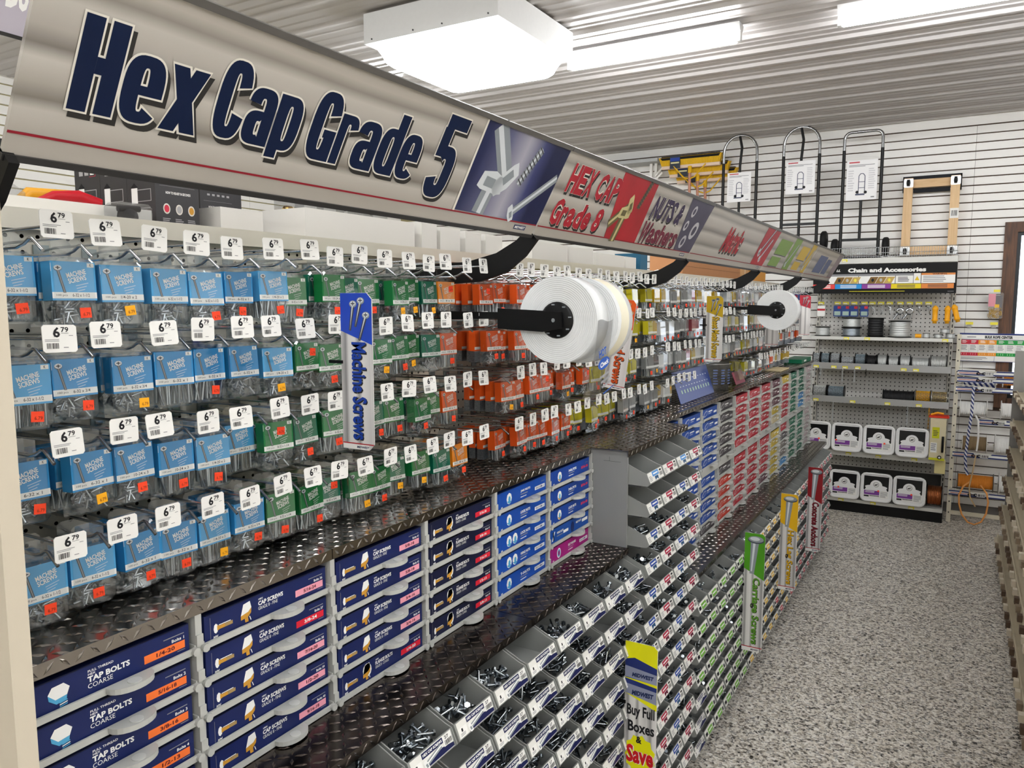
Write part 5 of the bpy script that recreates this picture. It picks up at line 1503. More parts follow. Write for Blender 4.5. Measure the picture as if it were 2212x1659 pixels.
spool_v('silver cable spool at the bottom of the stacked pair', -.90, 7.99, 1.668, .08, .085, M('blue_silver_wire', '#8f979e', .35, .7, noise=.2, scale=120))
spool_v('silver cable spool on top of the stacked pair', -.90, 7.99, 1.7535, .08, .092, galv)
p = spool_v('black cable spool on a narrow stem', -.69, 7.99, 1.668, .07, .18, dkw, black, 1.2)
spool_v('tall silver wire spool beside the black one', -.485, 7.99, 1.668, .09, .155, galv)
for i, (x, z, h, r) in enumerate(((-.33, 1.668, .035, .03), (-.265, 1.668, .045, .03), (-.17, 1.668, .04, .035), (-.075, 1.668, .045, .038), (-.12, 1.7135, .042, .038))):
    if i == 0:
        b = MB(); b.cyl((-.025, 0, .018), (.025, 0, .018), .018, yb_, 12); thing('yellow_plug', 'small yellow plug left of the little wire spools', 'plug', (x, 7.97, z + .0005), None, None, b)
    else:
        spool_v('little wire spool, %s from the yellow plug' % ORD[i - 1] if i < 4 else 'little wire spool lying on top of two others', x, 7.97, z, r, h, galv, M('spool_steel', '#8b8a86', .35, .6), 1.05)
def reel_h(name, label, x0, x1, y, z, r, m, fl=black, group='reels on the grey shelves', chain=None):
    """reel lying with its axle across, resting on a shelf at z"""
    p = thing(name, label, 'reel', (x0, y, z + r * 1.0005), None, group); L = x1 - x0
    for xx in (0, L - .005):
        b = MB(); b.cyl((xx, 0, 0), (xx + .005, 0, 0), r, fl, 22); obj('flange', b, p)
    if chain:
        b = MB(); rr = random.Random(int(x0 * 1000)); n_ = max(3, int(L / .016))
        b.cyl((.0055, 0, 0), (L - .0055, 0, 0), r * .66, M('chain_core', '#85888a', .5), 14)
        for i in range(n_):
            for k in range(13):
                a = 2 * math.pi * (k + .5 * (i % 2)) / 13; cx = .012 + (L - .024) * i / max(1, n_ - 1); R_ = r * .76
                d = Vector((rr.uniform(-.5, .5), -math.sin(a), math.cos(a))).normalized() if k % 2 else Vector((1, rr.uniform(-.4, .4) * -math.sin(a), .3 * math.cos(a))).normalized()
                c = Vector((cx, R_ * math.cos(a), R_ * math.sin(a))); o_ = Vector((0, math.cos(a), math.sin(a)))
                w_ = d.cross(o_).normalized()
                b.tube([c + d * .010 * q1 + w_ * .0055 * q2 for q1, q2 in ((-1, 0), (-.6, 1), (.6, 1), (1, 0), (.6, -1), (-.6, -1))], .0024, m, 4, True)
        obj('chain', b, p)
    else:
        b = MB(); prof = [(r * .3, .0055)]; n_ = max(4, int(L / .012))
        for k in range(n_):
            h0 = .0055 + (L - .011) * k / n_; h1 = .0055 + (L - .011) * (k + 1) / n_
            prof += [(r * .8, h0), (r * .86, (h0 + h1) / 2), (r * .8, h1)]
        prof.append((r * .3, L - .0055)); b.lathe((0, 0, 0), (1, 0, 0), prof, m, 22); obj('winding', b, p)
    return p
ch_s = M('chain_silver', '#d3d8db', .3, .55); ch_d = M('chain_blue_steel', '#9fb4c0', .3, .55); ch_w = M('chain_white', '#e6e9e5', .35, .2); ch_y = M('chain_yellow', '#e6ac1e', .4); ch_b = M('chain_brass', '#cdb478', .28, 1.0)
zt = 1.386; yr = 8.0
reel_h('chain_reel', 'silver chain reel leftmost on the upper reel shelf', -1.235, -1.165, yr, zt, .062, ch_s, chain=1)
reel_h('chain_reel', 'blue steel chain reel second on the upper reel shelf', -1.16, -1.08, yr, zt, .062, ch_d, chain=1)
reel_h('chain_reel', 'twisted silver chain reel third on the upper reel shelf', -1.075, -.985, yr, zt, .062, ch_s, chain=1)
reel_h('chain_reel', 'half empty chain reel fourth on the upper reel shelf', -.98, -.86, yr, zt, .045, ch_s, chain=1)
reel_h('chain_reel', 'dark steel chain reel fifth on the upper reel shelf', -.855, -.76, yr, zt, .062, ch_d, chain=1)
reel_h('cable_reel', 'black cord reel in the middle of the upper reel shelf', -.755, -.668, yr, zt, .058, dkw)
reel_h('cable_reel', 'grey cable reel next to the black cord reel', -.662, -.575, yr, zt, .062, galv)
reel_h('cable_reel', 'grey cable reel second after the black cord', -.57, -.478, yr, zt, .055, galv)
reel_h('cable_reel', 'grey cable reel with a loose white end', -.473, -.38, yr, zt, .06, galv)
reel_h('cable_reel', 'grey cable reel third after the black cord', -.375, -.228, yr, zt, .052, galv)
reel_h('cable_reel', 'wide pale wire reel at the right of the upper reel shelf', -.222, -.085, yr, zt, .064, M('pale_wire', '#b5b6b3', .35, .5, noise=.1, scale=90))
zt = 1.064
reel_h('chain_reel', 'white chain reel leftmost on the lower reel shelf', -1.222, -1.095, yr, zt, .064, ch_w, chain=1)
reel_h('chain_reel', 'blue steel chain reel beside the white chain', -1.085, -.935, yr, zt, .064, ch_d, chain=1)
reel_h('chain_reel', 'nearly empty black reel on the lower reel shelf', -.60, -.335, yr, zt, .056, dkw)
reel_h('chain_reel', 'yellow chain reel on the lower reel shelf', -.328, -.20, yr, zt, .062, ch_y, chain=1)
reel_h('chain_reel', 'brass chain reel rightmost on the lower reel shelf', -.195, -.07, yr, zt, .062, ch_b, clear_mat('clear_flange', (.9, .9, .88, 1), .1, .1, .3), chain=1)
for i, (x, z0, L, m) in enumerate(((-1.2, 1.36, .10, ch_s), (-1.145, 1.36, .09, ch_s), (-.95, 1.36, .14, ch_s), (-.845, 1.36, .14, ch_s), (-.745, 1.36, .07, black), (-1.02, 1.03, .19, ch_s), (-.38, 1.03, .18, ch_s), (-.205, 1.03, .20, ch_y))):
    b = MB(); n_ = int(L / .016)
    for k in range(n_):
        z = z0 - k * .016; w_ = (.005, 0) if k % 2 else (0, .005)
        b.tube([(w_[0] * q2, w_[1] * q2, z - z0 + .010 * q1) for q1, q2 in ((-1, 0), (-.5, 1), (.5, 1), (1, 0), (.5, -1), (-.5, -1))], .002, m, 4, True)
    thing('chain_end', 'loose chain end dangling, %s from the left over the grey shelf fronts' % ORD[i], 'chain', (x, 7.886, z0), None, 'dangling chain ends', b)
# pails ----------------------------------------------------------------
pail_w = M('pail_white', '#f2f2f1', .35); lbl_pu = M('pail_purple', '#7d3f98', .45)
def pail_meshes():
    s_, r_ = .135, .045
    def rr(h, z, q=4):
        o_ = []
        rc = min(r_, h * .35)
        for cx, cz, a0 in ((h - rc, h - rc, 0), (-h + rc, h - rc, 90), (-h + rc, -h + rc, 180), (h - rc, -h + rc, 270)):
            for k in range(q):
                a = rad(a0 + k * 90 / (q - 1)); o_.append((cx + rc * math.cos(a), z, cz + rc * math.sin(a)))
        return o_
    b = MB(); L = [rr(s_, .0), rr(s_ * .98, -.012), rr(s_ * .90, -.014), rr(s_ * .86, -.004)]
    n_ = 16; vs = sum(L, []); b.add(vs, [(k * n_ + i, k * n_ + (i + 1) % n_, (k + 1) * n_ + (i + 1) % n_, (k + 1) * n_ + i) for k in range(3) for i in range(n_)], pail_w, True)
    rim = b.mesh('lid_rim')
    b = MB(); B_ = [rr(s_ * .95, .001), rr(s_ * .84, .26)]; vs = sum(B_, [])
    b.add(vs, [(i, n_ + i, n_ + (i + 1) % n_, (i + 1) % n_) for i in range(n_)] + [tuple(range(2 * n_ - 1, n_ - 1, -1))], M('pail_body', '#ebebea', .4), True); body = b.mesh('body')
    b = MB(); A_ = rr(s_ * .86, -.0045); b.add(A_, [tuple(range(15, -1, -1))], pail_w)
    b.plane((0, -.005, 0), (1, 0, 0), (0, 0, 1)); q = s_ * .78
    b.poly([(-q, -.02), (-q * .93, -.035), (-q * .8, .0), (-q * .45, .01), (q * .45, .01), (q * .8, .0), (q * .93, -.035), (q, -.02), (q, q), (-q, q)], M('pail_black', '#080809', .3), .001)
    b.disc(0, .018, .052, pail_w, .002, 22); b.disc(-.0, .004, q * .9, pail_w, .0014, 20, .02); b.disc(0, .028, .024, ink, .0026, 18); b.disc(0, .028, .021, paper, .003, 18); b.poly([(-.015, .025), (.012, .036), (.014, .03), (-.008, .02)], ink, .0036); b.rect(-.014, .018, .012, .022, ink, .0036)
    b.rect(-q * 1.0, -.095, q * 1.0, -.026, paper, .0018); b.rect(-q * .95, -.07, q * .28, -.030, lbl_pu, .0024); b.lines(q * .36, -.09, q * .95, -.035, 6, inkg, .0024); b.rect(-q * .95, -.09, -q * .55, -.076, ink, .0024); b.rect(-q * .5, -.082, q * .28, -.076, ink, .0024); b.lines(-q * .85, -.055, q * .1, -.035, 2, paper, .0030)
    return rim, body, b.mesh('lid')
PR, PB, PL = pail_meshes()
for i, (x, z) in enumerate(((-1.149, .578), (-.874, .578), (-.599, .578), (-.324, .578), (-.874, .128), (-.599, .128), (-.324, .128))):
    p = thing('square_pail', 'white square pail lying lid-out with black lid, %s on the %s pail shelf' % ((ORD[i] + ' from left') if i < 4 else (ORD[i - 4] + ' from left'), 'upper' if i < 4 else 'lower'), 'pail', (x, 7.785 if i < 4 else 7.772, z + .142), (rad(-6), 0, 0), 'square pails on the chain display')
    obj('body', PB, p); obj('lid_rim', PR, p); obj('lid', PL, p)
    if i != 3:
        b = MB(); b.disc(0, 0, .001, orange_st); b = MB(); b.plane((0, -.008, 0), (1, 0, 0), (0, 0, 1)); b.disc((.03, -.09, .05, -.05, -.05, .02, .02)[i], -.03, .009, orange_st, .001, 10); obj('price_dot', b, p)
# chain cutter
p = thing('chain_cutter', 'cream bench chain cutter with red handle right of the pails', 'cutter', (-.185, 7.78, .5785)); crm = M('cutter_cream', '#d8cdaa', .4, noise=.04)
b = MB(); b.cbox(0, 0, 0.0, .125, .12, .385, .006, crm, 'Y'); obj('body', b, p)
b = MB(); b.cbox(-.015, -.01, .386, .145, .11, .402, .006, M('cutter_red', '#d8341c', .4), 'Y'); b.tube([(.0, .05, .406), (.05, .05, .425), (.10, .05, .418)], .010, yb_, 8); obj('handle', b, p)
b = MB(); b.plane((0, 0, 0), (1, 0, 0), (0, 0, 1)); b.rect(.018, .20, .075, .30, M('caution_yellow', '#cfd020', .45), .001); b.lines(.026, .215, .068, .27, 4, dkgrey, .0016); b.rect(.01, .07, .06, .16, paper, .001); b.lines(.014, .08, .055, .15, 4, inkg, .0016); b.rect(.0, .0, .125, .022, M('caution_yellow', '#cfd020', .45), .001); obj('warning_label', b, p)
b = MB(); b.tube([(.105, -.012, .08), (.105, -.02, .1), (.105, -.02, .2), (.105, -.012, .22)], .010, black, 8); obj('lever', b, p)
b = MB(); b.cyl((.085, -.016, .03), (.085, 0, .03), .016, black, 14); b.cyl((.085, -.017, .03), (.085, -.016, .03), .009, paper, 12); obj('knob', b, p)
b = MB(); b.box(0, 0, 0, .085, .002, .13, M('manila_tag', '#dccf93', .55)); thing('paper_tag', 'yellowed paper tag hanging under the chain cutter', 'tag', (-.135, 7.842, .447), None, None, b)
reel_h('wire_reel', 'copper wire reel with black flanges standing on the base shelf', -.185, -.06, 7.9, .128, .105, M('copper_wire', '#9a5a34', .3, .9, noise=.15, scale=60), group='copper reel')
# small goods left of the header at the gondola end
b = MB(); b.box(0, 0, 0, .09, .09, .11, M('black_small_box', '#17181a', .5)); b.plane((0, 0, 0), (1, 0, 0), (0, 0, 1)); b.rect(.01, .08, .06, .1, yel_p, .0006)
thing('black_box', 'small black box on the left end of the white shelf', 'box', (-1.245, 7.93, 1.4), None, None, MB().box(0, 0, 0, .001, .001, .001, black)) if False else None

# ================================================================== hand trucks, dolly, brooms on the back wall
ht_b = M('truck_black', '#060607', .4, spec=.3); ht_c = M('truck_chrome', '#b4b6b8', .2, 1.0); rub = M('tyre_rubber', '#151516', .7)
def hand_truck(label, x0, x1, ztop, zbot, card, rnd_top, zc0, zc1):
    Y = 7.965; w = x1 - x0; cx = (x0 + x1) / 2
    t = thing('hand_truck', label, 'hand truck', (0, 0, 0), None, 'hand trucks hung on the back wall')
    r_ = .014; top = []
    rr = w / 2 if rnd_top else .06
    zs = ztop - (rr if rnd_top else rr) - .10
    arc = [(x0, Y, zs), (x0, Y, ztop - rr)] + [(x0 + rr - rr * math.cos(a), Y, ztop - rr + rr * math.sin(a)) for a in [math.pi / 2 * k / 6 for k in range(1, 7)]]
    if not rnd_top:
        arc += [(x1 - rr, Y, ztop)]
    arc += [(x1 - rr + rr * math.sin(a), Y, ztop - rr + rr * math.cos(a)) for a in [math.pi / 2 * k / 6 for k in range(1, 7)]] + [(x1, Y, zs)]
    b = MB(); b.tube(arc, r_, ht_c, 10); obj('handle_loop', b, t)
    for x in (x0, x1):
        b = MB(); b.tube([(x, Y, zs), (x, Y, zbot)], r_ * 1.05, ht_b, 10); obj('side_rail', b, t)
    b = MB(); b.tube([(cx - .01, Y, ztop), (cx + .015, Y, ztop - .12), (cx, Y, ztop - .3), (cx, Y, zbot + .02)] if rnd_top else [(cx, Y, zc0), (cx, Y, zbot + .16)], r_ * .9, ht_b, 8); obj('centre_strut', b, t)
    for z in ((zbot + .02, zbot + .25) if rnd_top else (zbot + .16,)):
        b = MB(); b.box(x0, Y - .008, z - .012, x1, Y + .008, z + .012, ht_b); obj('cross_bar', b, t)
    b = MB(); b.box(x0 - .02, Y - .005, zbot - .012, x1 + .02, Y + .2, zbot, ht_b); obj('toe_plate', b, t)
    for s_, x in ((-1, x0), (1, x1)):
        b = MB(); b.lathe((x + s_ * .03, Y + .09, zbot + .09), (s_, 0, 0), [(.02, 0), (.075, 0), (.09, .012), (.092, .03), (.09, .045), (.075, .056), (.02, .056)], rub, 22); obj('wheel', b, t)
    p = thing('placard', 'white info card on the ' + label, 'card', (cx - card / 2, Y - .018, zc0), None, 'hand truck info cards')
    H = zc1 - zc0
    b = MB(); b.box(0, 0, 0, card, .002, H, M('placard_white', '#f0eff0', .5)); obj('card', b, p)
    b = MB(); b.plane((0, 0, 0), (1, 0, 0), (0, 0, 1)); b.rect(.02, H * .93, .11, H * .965, M('placard_red', '#c05058', .5), .0012)
    b.rect(.02, H * .87, card * .9, H * .885, inkg, .0012); b.rect(.02, H * .84, card * .6, H * .855, inkg, .0012)
    b.lines(.015, H * .2, .07, H * .75, 9, M('placard_print', '#cfced2', .5), .0012); b.lines(card - .075, H * .25, card - .015, H * .78, 10, M('placard_print', '#cfced2', .5), .0012)
    gx = card / 2
    pts_ = [(gx - .025, H * .16), (gx - .025, H * .60), (gx - .01, H * .66), (gx + .012, H * .66), (gx + .028, H * .60), (gx + .028, H * .2)]
    for (ua, va), (ub, vb) in zip(pts_[:-1], pts_[1:]):
        d = Vector((ub - ua, vb - va)); n_ = Vector((-d.y, d.x)).normalized() * .0032
        b.poly([(ua - n_.x, va - n_.y), (ub - n_.x, vb - n_.y), (ub + n_.x, vb + n_.y), (ua + n_.x, va + n_.y)], M('placard_draw', '#4a4f66', .5), .0014)
    for v in (.3, .45): b.rect(gx - .025, H * v, gx + .028, H * v + .005, M('placard_draw', '#4a4f66', .5), .0014)
    b.rect(gx - .05, H * .12, gx + .03, H * .16, M('placard_draw', '#4a4f66', .5), .0014); b.disc(gx - .035, H * .2, .014, ink, .0018, 12); b.disc(gx + .036, H * .19, .014, ink, .0018, 12); b.rect(card - .05, H * .05, card - .02, H * .08, inkg, .0012)
    obj('print', b, p)
hand_truck('leftmost hand truck with a round chrome handle', -2.165, -1.835, 3.655, 2.54, .235, True, 3.0, 3.29)
hand_truck('middle hand truck with a round chrome handle', -1.58, -1.25, 3.672, 2.50, .27, True, 3.04, 3.35)
hand_truck('rightmost hand truck with a squared chrome handle', -1.032, -.705, 3.57, 2.42, .265, False, 2.945, 3.31)
dl = thing('furniture_dolly', 'pale wooden furniture dolly hung upright with its casters showing', 'dolly', (0, 0, 0)); dw = wood_mat('dolly_wood', '#cfa878', '#e0bf92', 2.5, 'Z'); dwx = wood_mat('dolly_wood_cross', '#cfa878', '#e0bf92', 2.5, 'X')
for x in (-.528, -.145):
    b = MB(); b.box(x, 8.19, 2.43, x + .075, 8.225, 3.145, dw); obj('side_board', b, dl)
for z in (3.06, 2.435):
    b = MB(); b.box(-.525, 8.228, z, -.072, 8.262, z + .085, dwx); obj('end_board', b, dl)
b = MB()
b.box(-.54, 8.225, 3.135, -.06, 8.268, 3.165, M('dolly_carpet', '#26272b', .9)); b.box(-.54, 8.225, 3.02, -.528, 8.268, 3.165, M('dolly_carpet', '#26272b', .9)); b.box(-.07, 8.225, 3.02, -.058, 8.268, 3.165, M('dolly_carpet', '#26272b', .9)); b.box(-.45, 8.225, 3.015, -.15, 8.268, 3.045, M('dolly_carpet', '#26272b', .9)); obj('carpet_pad', b, dl)
for x in (-.49, -.107):
    for z in (3.10, 2.47):
        b = MB(); b.cbox(x - .04, 8.186, z - .04, x + .04, 8.19, z + .04, .008, M('caster_plate', '#dfe0e0', .3, .3), 'Y'); pl = obj('caster_plate', b, dl)
        b = MB(); b.cyl((x - .012, 8.155, z), (x + .012, 8.155, z), .028, rub, 16); b.box(x - .016, 8.15, z - .012, x + .016, 8.186, z + .012, M('caster_fork', '#55585c', .4, .6)); obj('caster', b, pl)
b = MB(); b.box(-.14, 8.184, 2.76, -.07, 8.189, 2.85, paper); b.plane((-.14, 8.184, 2.76), (1, 0, 0), (0, 0, 1)); b.bars(.01, .02, .06, .07, ink, .0006, 10, 3); obj('price_label', b, dl)
br_y = M('broom_yellow', '#e0b018', .6, noise=.15, scale=80); br_b = M('broom_black', '#141312', .8); copper_h = M('broom_handle', '#b9826a', .4); bro_w = M('broom_block', '#e3c9b4', .5)
for i, (dx, dy, dz) in enumerate(((0, 0, 0), (.055, .096, -.075), (.11, .19, -.13))):
    y = 8.03 + dy; cx = -2.525 + dx
    p = thing('push_broom', 'yellow push broom hung head up, %s of three' % ('front', 'middle', 'back')[i], 'broom', (0, 0, 0), None, 'push brooms on the back wall')
    z = 3.425 + dz
    b = MB(); b.box(cx - .31, y - .03, z - .03, cx + .31, y + .02, z, bro_w); obj('block', b, p)
    b = MB(); k_ = 44
    for q in range(k_):
        f0 = q / k_; f1 = (q + .86) / k_
        xa, xb = cx - .31 + .62 * f0, cx - .31 + .62 * f1; xa2, xb2 = cx - .335 + .67 * f0, cx - .335 + .67 * f1
        b.hexa([(xa, y - .03, z + .001), (xb, y - .03, z + .001), (xb, y + .02, z + .001), (xa, y + .02, z + .001), (xa2, y - .05, z + .085), (xb2, y - .05, z + .085), (xb2, y + .04, z + .10), (xa2, y + .04, z + .10)], br_y)
    b.box(cx - .31, y - .04, z + .0855, cx + .31, y + .03, z + .098, br_b); b.prism([(cx - .30, y - .0475, z + .058), (cx + .30, y - .0475, z + .058), (cx + .318, y - .0525, z + .082), (cx - .318, y - .0525, z + .082)], (0, .004, 0), br_b); o = obj('bristles', b, p); o['kind'] = 'stuff'
    b = MB(); b.box(cx - .21, y - .056, z - .035, cx - .10, y - .052, z + .1, M('broom_sleeve', '#2d3440', .5)); b.plane((cx - .21, y - .056, z - .035), (1, 0, 0), (0, 0, 1)); b.rect(.005, .075, .105, .11, M('sleeve_blue', '#1e3f9a', .5), .0008); b.rect(.01, .05, .1, .066, M('sleeve_cream', '#d8d2a0', .5), .0008); obj('sleeve', b, p)
    b = MB(); b.tube([(cx, y - .035, z - .02), (cx, y - .035, z - .09)], .02, br_y, 10); obj('socket', b, p)
    b = MB(); b.tube([(cx, y - .035, z - .09), (cx - .01 + .012 * i, y + .0, z - .75)], .0145, copper_h, 10); obj('handle', b, p)
    for s_ in (-1, 1):
        b = MB(); b.tube([(cx + s_ * .17, y - .05, z - .01), (cx + s_ * .06, y - .06, z - .135), (cx + s_ * .012, y - .05, z - .15)], .007, br_y, 6); obj('brace', b, p)
# shelf bracket display
t = thing('shelf_bracket_rack', 'white steel shelf brackets with diagonal braces on the back wall', 'brackets', (0, 0, 0)); galv2 = M('bracket_grey', '#a5a6a5', .4, .4)
b = MB(); b.box(-3.60, 8.05, 3.50, -2.90, 8.29, 3.535, galv2); obj('perforated_channel', b, t)
for x in (-3.02, -2.965):
    b = MB(); b.box(x - .014, 8.18, 3.10, x + .014, 8.21, 3.515, wall_w); obj('post', b, t)
for x0, z0, x1, z1 in ((-3.32, 3.50, -3.04, 3.33), (-2.965, 3.36, -2.885, 3.44), (-2.95, 3.33, -2.88, 3.395)):
    b = MB(); b.tube([(x0, 8.16, z0), (x1, 8.16, z1)], .013, wall_w, 8); obj('brace', b, t)

# ================================================================== bulk rope centre
t = thing('rope_rack', 'cream slotted steel rope rack with blue label bars', 'rack', (0, 0, 0)); rk = M('rack_cream', '#d6cfbb', .45, noise=.03)
for x in (-.02, .62):
    b = MB(); b.hexa([(x, 7.90, 0), (x + .035, 7.90, 0), (x + .035, 7.94, 0), (x, 7.94, 0), (x, 8.17, 1.70), (x + .035, 8.17, 1.70), (x + .035, 8.21, 1.70), (x, 8.21, 1.70)], rk)
    for k in range(17):
        z = .08 + k * .098; y = 7.90 + .27 * z / 1.7
        b.box(x + .013, y - .0012, z, x + .022, y + .002, z + .012, dark)
    obj('upright', b, t)
b = MB(); b.box(.0155, 7.93, .065, .62, 7.95, .10, rk); obj('foot_bar', b, t)
bar_m = M('bar_blue', '#22306e', .45)
for i, (z, x0) in enumerate(((1.36, .0), (1.30, .0), (1.215, -.005), (.93, .18), (.625, .0), (.272, -.01))):
    y = 8.02 - .02 * i
    b = MB(); b.box(x0, y, z - .022, .66, y + .006, z + .022, paper); b.plane((x0, y, z), (1, 0, 0), (0, 0, 1)); w = .66 - x0
    b.rect(0, .010, w * .25, .021, bar_m, .0008); b.rect(w * .45, .010, w * .8, .021, bar_m, .0008); b.rect(0, -.021, w, -.010, bar_m, .0008); b.rect(.01, -.004, w * .3, .002, M('bar_red', '#c25a5a', .5), .0008)
    b.rect(w * .32, -.018, w * .42, .016, paper, .0012); b.text('c-c', w * .22, -.016, w * .33, .010, ink, .0014, .06); b.bars(w * .34, -.014, w * .42, .008, ink, .0016, 6, i + 2)
    obj('label_bar', b, t)
    b = MB(); b.tube([(x0 + .01, y - .01, z + .05), (x0 + .02, y - .05, z + .045), (x0 + .2, y - .05, z + .03), (.3, y - .01, z + .02)], .004, M('guide_wire', '#e0ddd2', .4), 5); obj('guide_wire', b, t)
def rope_spool(label, x0, x1, y, z, r, m, fl=None):
    p = thing('rope_spool', label, 'rope spool', (x0, y, z), None, 'rope spools on the rack'); L = x1 - x0; fl = fl or M('spool_white', '#eceae6', .4)
    b = MB(); b.cyl((-.016, 0, 0), (L + .016, 0, 0), .008, rk, 8); obj('axle', b, p)
    for xx in (-.006, L):
        b = MB(); b.cyl((xx, 0, 0), (xx + .006, 0, 0), r * 1.35, fl, 24); obj('flange', b, p)
    b = MB(); prof = [(r * .3, .0005)]; n_ = int(L / .012)
    for k in range(n_):
        h0 = .0005 + (L - .001) * k / n_; h1 = .0005 + (L - .001) * (k + 1) / n_; prof += [(r * .95, h0), (r, (h0 + h1) / 2), (r * .95, h1)]
    prof.append((r * .3, L - .0005)); b.lathe((0, 0, 0), (1, 0, 0), prof, m, 22); obj('winding', b, p)
def stripe_mat(name, c1, c2, freq):
    m = bpy.data.materials.new(name); m.use_nodes = True; nt = m.node_tree; bs = nt.nodes['Principled BSDF']
    tc = nt.nodes.new('ShaderNodeTexCoord'); mp = nt.nodes.new('ShaderNodeMapping'); mp.inputs['Rotation'].default_value = (0, rad(35), 0)
    wv = nt.nodes.new('ShaderNodeTexWave'); wv.bands_direction = 'X'; wv.inputs['Scale'].default_value = freq
    nt.links.new(tc.outputs['Object'], mp.inputs[0]); nt.links.new(mp.outputs[0], wv.inputs[0])
    r_ = ramp(nt, [(0, c1), (.5, c2)], True); nt.links.new(wv.outputs['Fac'], r_.inputs[0]); nt.links.new(r_.outputs[0], bs.inputs['Base Color']); bs.inputs['Roughness'].default_value = .7
    return m
bw = stripe_mat('blue_white_braid', '#22306e', '#e2e2e6', 9)
rope_spool('blue and white braided rope spool at the top of the rack', .055, .30, 8.14, 1.26, .045, bw)
rope_spool('white rope spool on the second rack level', .04, .245, 8.13, 1.03, .062, M('rope_white', '#e9e8e4', .7, noise=.04, scale=60))
rope_spool('white rope spool at the right of the second level', .36, .60, 8.13, 1.03, .062, M('rope_white'))
rope_spool('brown rope spool on the third rack level', .075, .26, 8.10, .71, .065, M('rope_brown', '#8f7a5c', .8, noise=.1, scale=90))
rope_spool('white rope spool at the right of the third level', .33, .58, 8.10, .71, .07, M('rope_white'))
rope_spool('orange rope spool on the bottom rack level', .055, .33, 8.08, .36, .062, M('rope_orange', '#d98428', .6, noise=.12, scale=90), M('spool_dark', '#6b6a68', .5))
rope_spool('white rope spool at the right of the bottom level', .38, .6, 8.08, .36, .075, M('rope_white'))
rope_spool('orange twine spool at the right of the top level', .36, .56, 8.14, 1.30, .05, M('rope_orange'))
b = MB(); b.tube([(.13, 7.905, 1.24), (.128, 7.880, 1.0), (.115, 7.860, .85), (.10, 7.850, .62), (.112, 7.845, .50), (.128, 7.845, .46)], .012, stripe_mat('blue_white_tail', '#22306e', '#e2e2e6', 14), 8)
thing('rope_tail', 'blue and white braided rope end hanging down the rack', 'rope', (0, 0, 0), None, None, b)
b = MB(); b.tube([(.16, 7.905, .99), (.183, 7.870, .95), (.19, 7.855, .80), (.185, 7.850, .70), (.18, 7.845, .68)], .008, M('rope_white'), 7)
thing('rope_tail', 'white rope end hanging from the second level', 'rope', (0, 0, 0), None, None, b)
b = MB(); b.tube([(.18, 7.855, .64), (.165, 7.835, .5), (.145, 7.815, .36), (.155, 7.805, .27), (.20, 7.805, .19)], .006, M('rope_tan', '#c9ad85', .8), 6)
thing('rope_tail', 'thin tan cord end hanging across the orange spool', 'rope', (0, 0, 0), None, None, b)
b = MB(); b.tube([(.15, 7.865, .40), (.10, 7.815, .36), (.07, 7.805, .28), (.075, 7.800, .2), (.10, 7.795, .11), (.15, 7.790, .045), (.20, 7.790, .03), (.25, 7.790, .06), (.285, 7.795, .14), (.295, 7.800, .24), (.28, 7.805, .32), (.23, 7.835, .38)], .0075, M('rope_orange_pale', '#eda35a', .55), 7)
thing('rope_tail', 'orange cord hanging in a big loop at the rack bottom', 'rope', (0, 0, 0), None, None, b)
# rope centre sign
b = MB(); b.box(.0, 8.235, 1.452, .66, 8.24, 1.712, paper); t = thing('rope_sign', 'white and blue chart sign reading Bulk Rope Center', 'sign', (0, 0, 0), None, None, b)
b = MB(); b.plane((0, 8.235, 1.452), (1, 0, 0), (0, 0, 1)); W_ = .66
b.rect(0, .245, W_, .26, bar_m, .001); b.rect(0, 0, W_, .004, bar_m, .001); b.rect(0, 0, .004, .26, bar_m, .001); b.rect(0, .200, W_, .204, bar_m, .001)
b.text('BULK ROPE CENTER', .20, .212, .415, .238, ink, .0014, .05); b.rect(.06, .22, .13, .228, inkg, .0012)
for k in range(9):
    c = ('#c82038', '#c82038', '#ee9a30', '#ee9a30', '#1f9a42', '#1f9a42', '#1f9a42', '#1f9a42', '#1f6aa8')[k]
    u0 = .008 + k * .0715; m = M('rope_' + c.strip('#'), c, .5)
    b.rect(u0, .158, u0 + .0705, .198, m, .001); b.rect(u0, .052, u0 + .0705, .082, m, .001); b.lines(u0 + .015, .165, u0 + .058, .192, 3, paper, .0016); b.lines(u0 + .008, .10, u0 + .06, .15, 5, inkg, .0012); b.rect(u0 + .0705, .05, u0 + .0715, .2, bar_m, .0012)
    for q in range(3): b.rect(u0 + .015 + q * .018, .06, u0 + .017 + q * .018, .076, paper, .0016)
b.lines(.02, .012, .25, .04, 3, inkg, .0012); b.rect(.28, .004, .282, .05, bar_m, .0012)
obj('print', b, t)
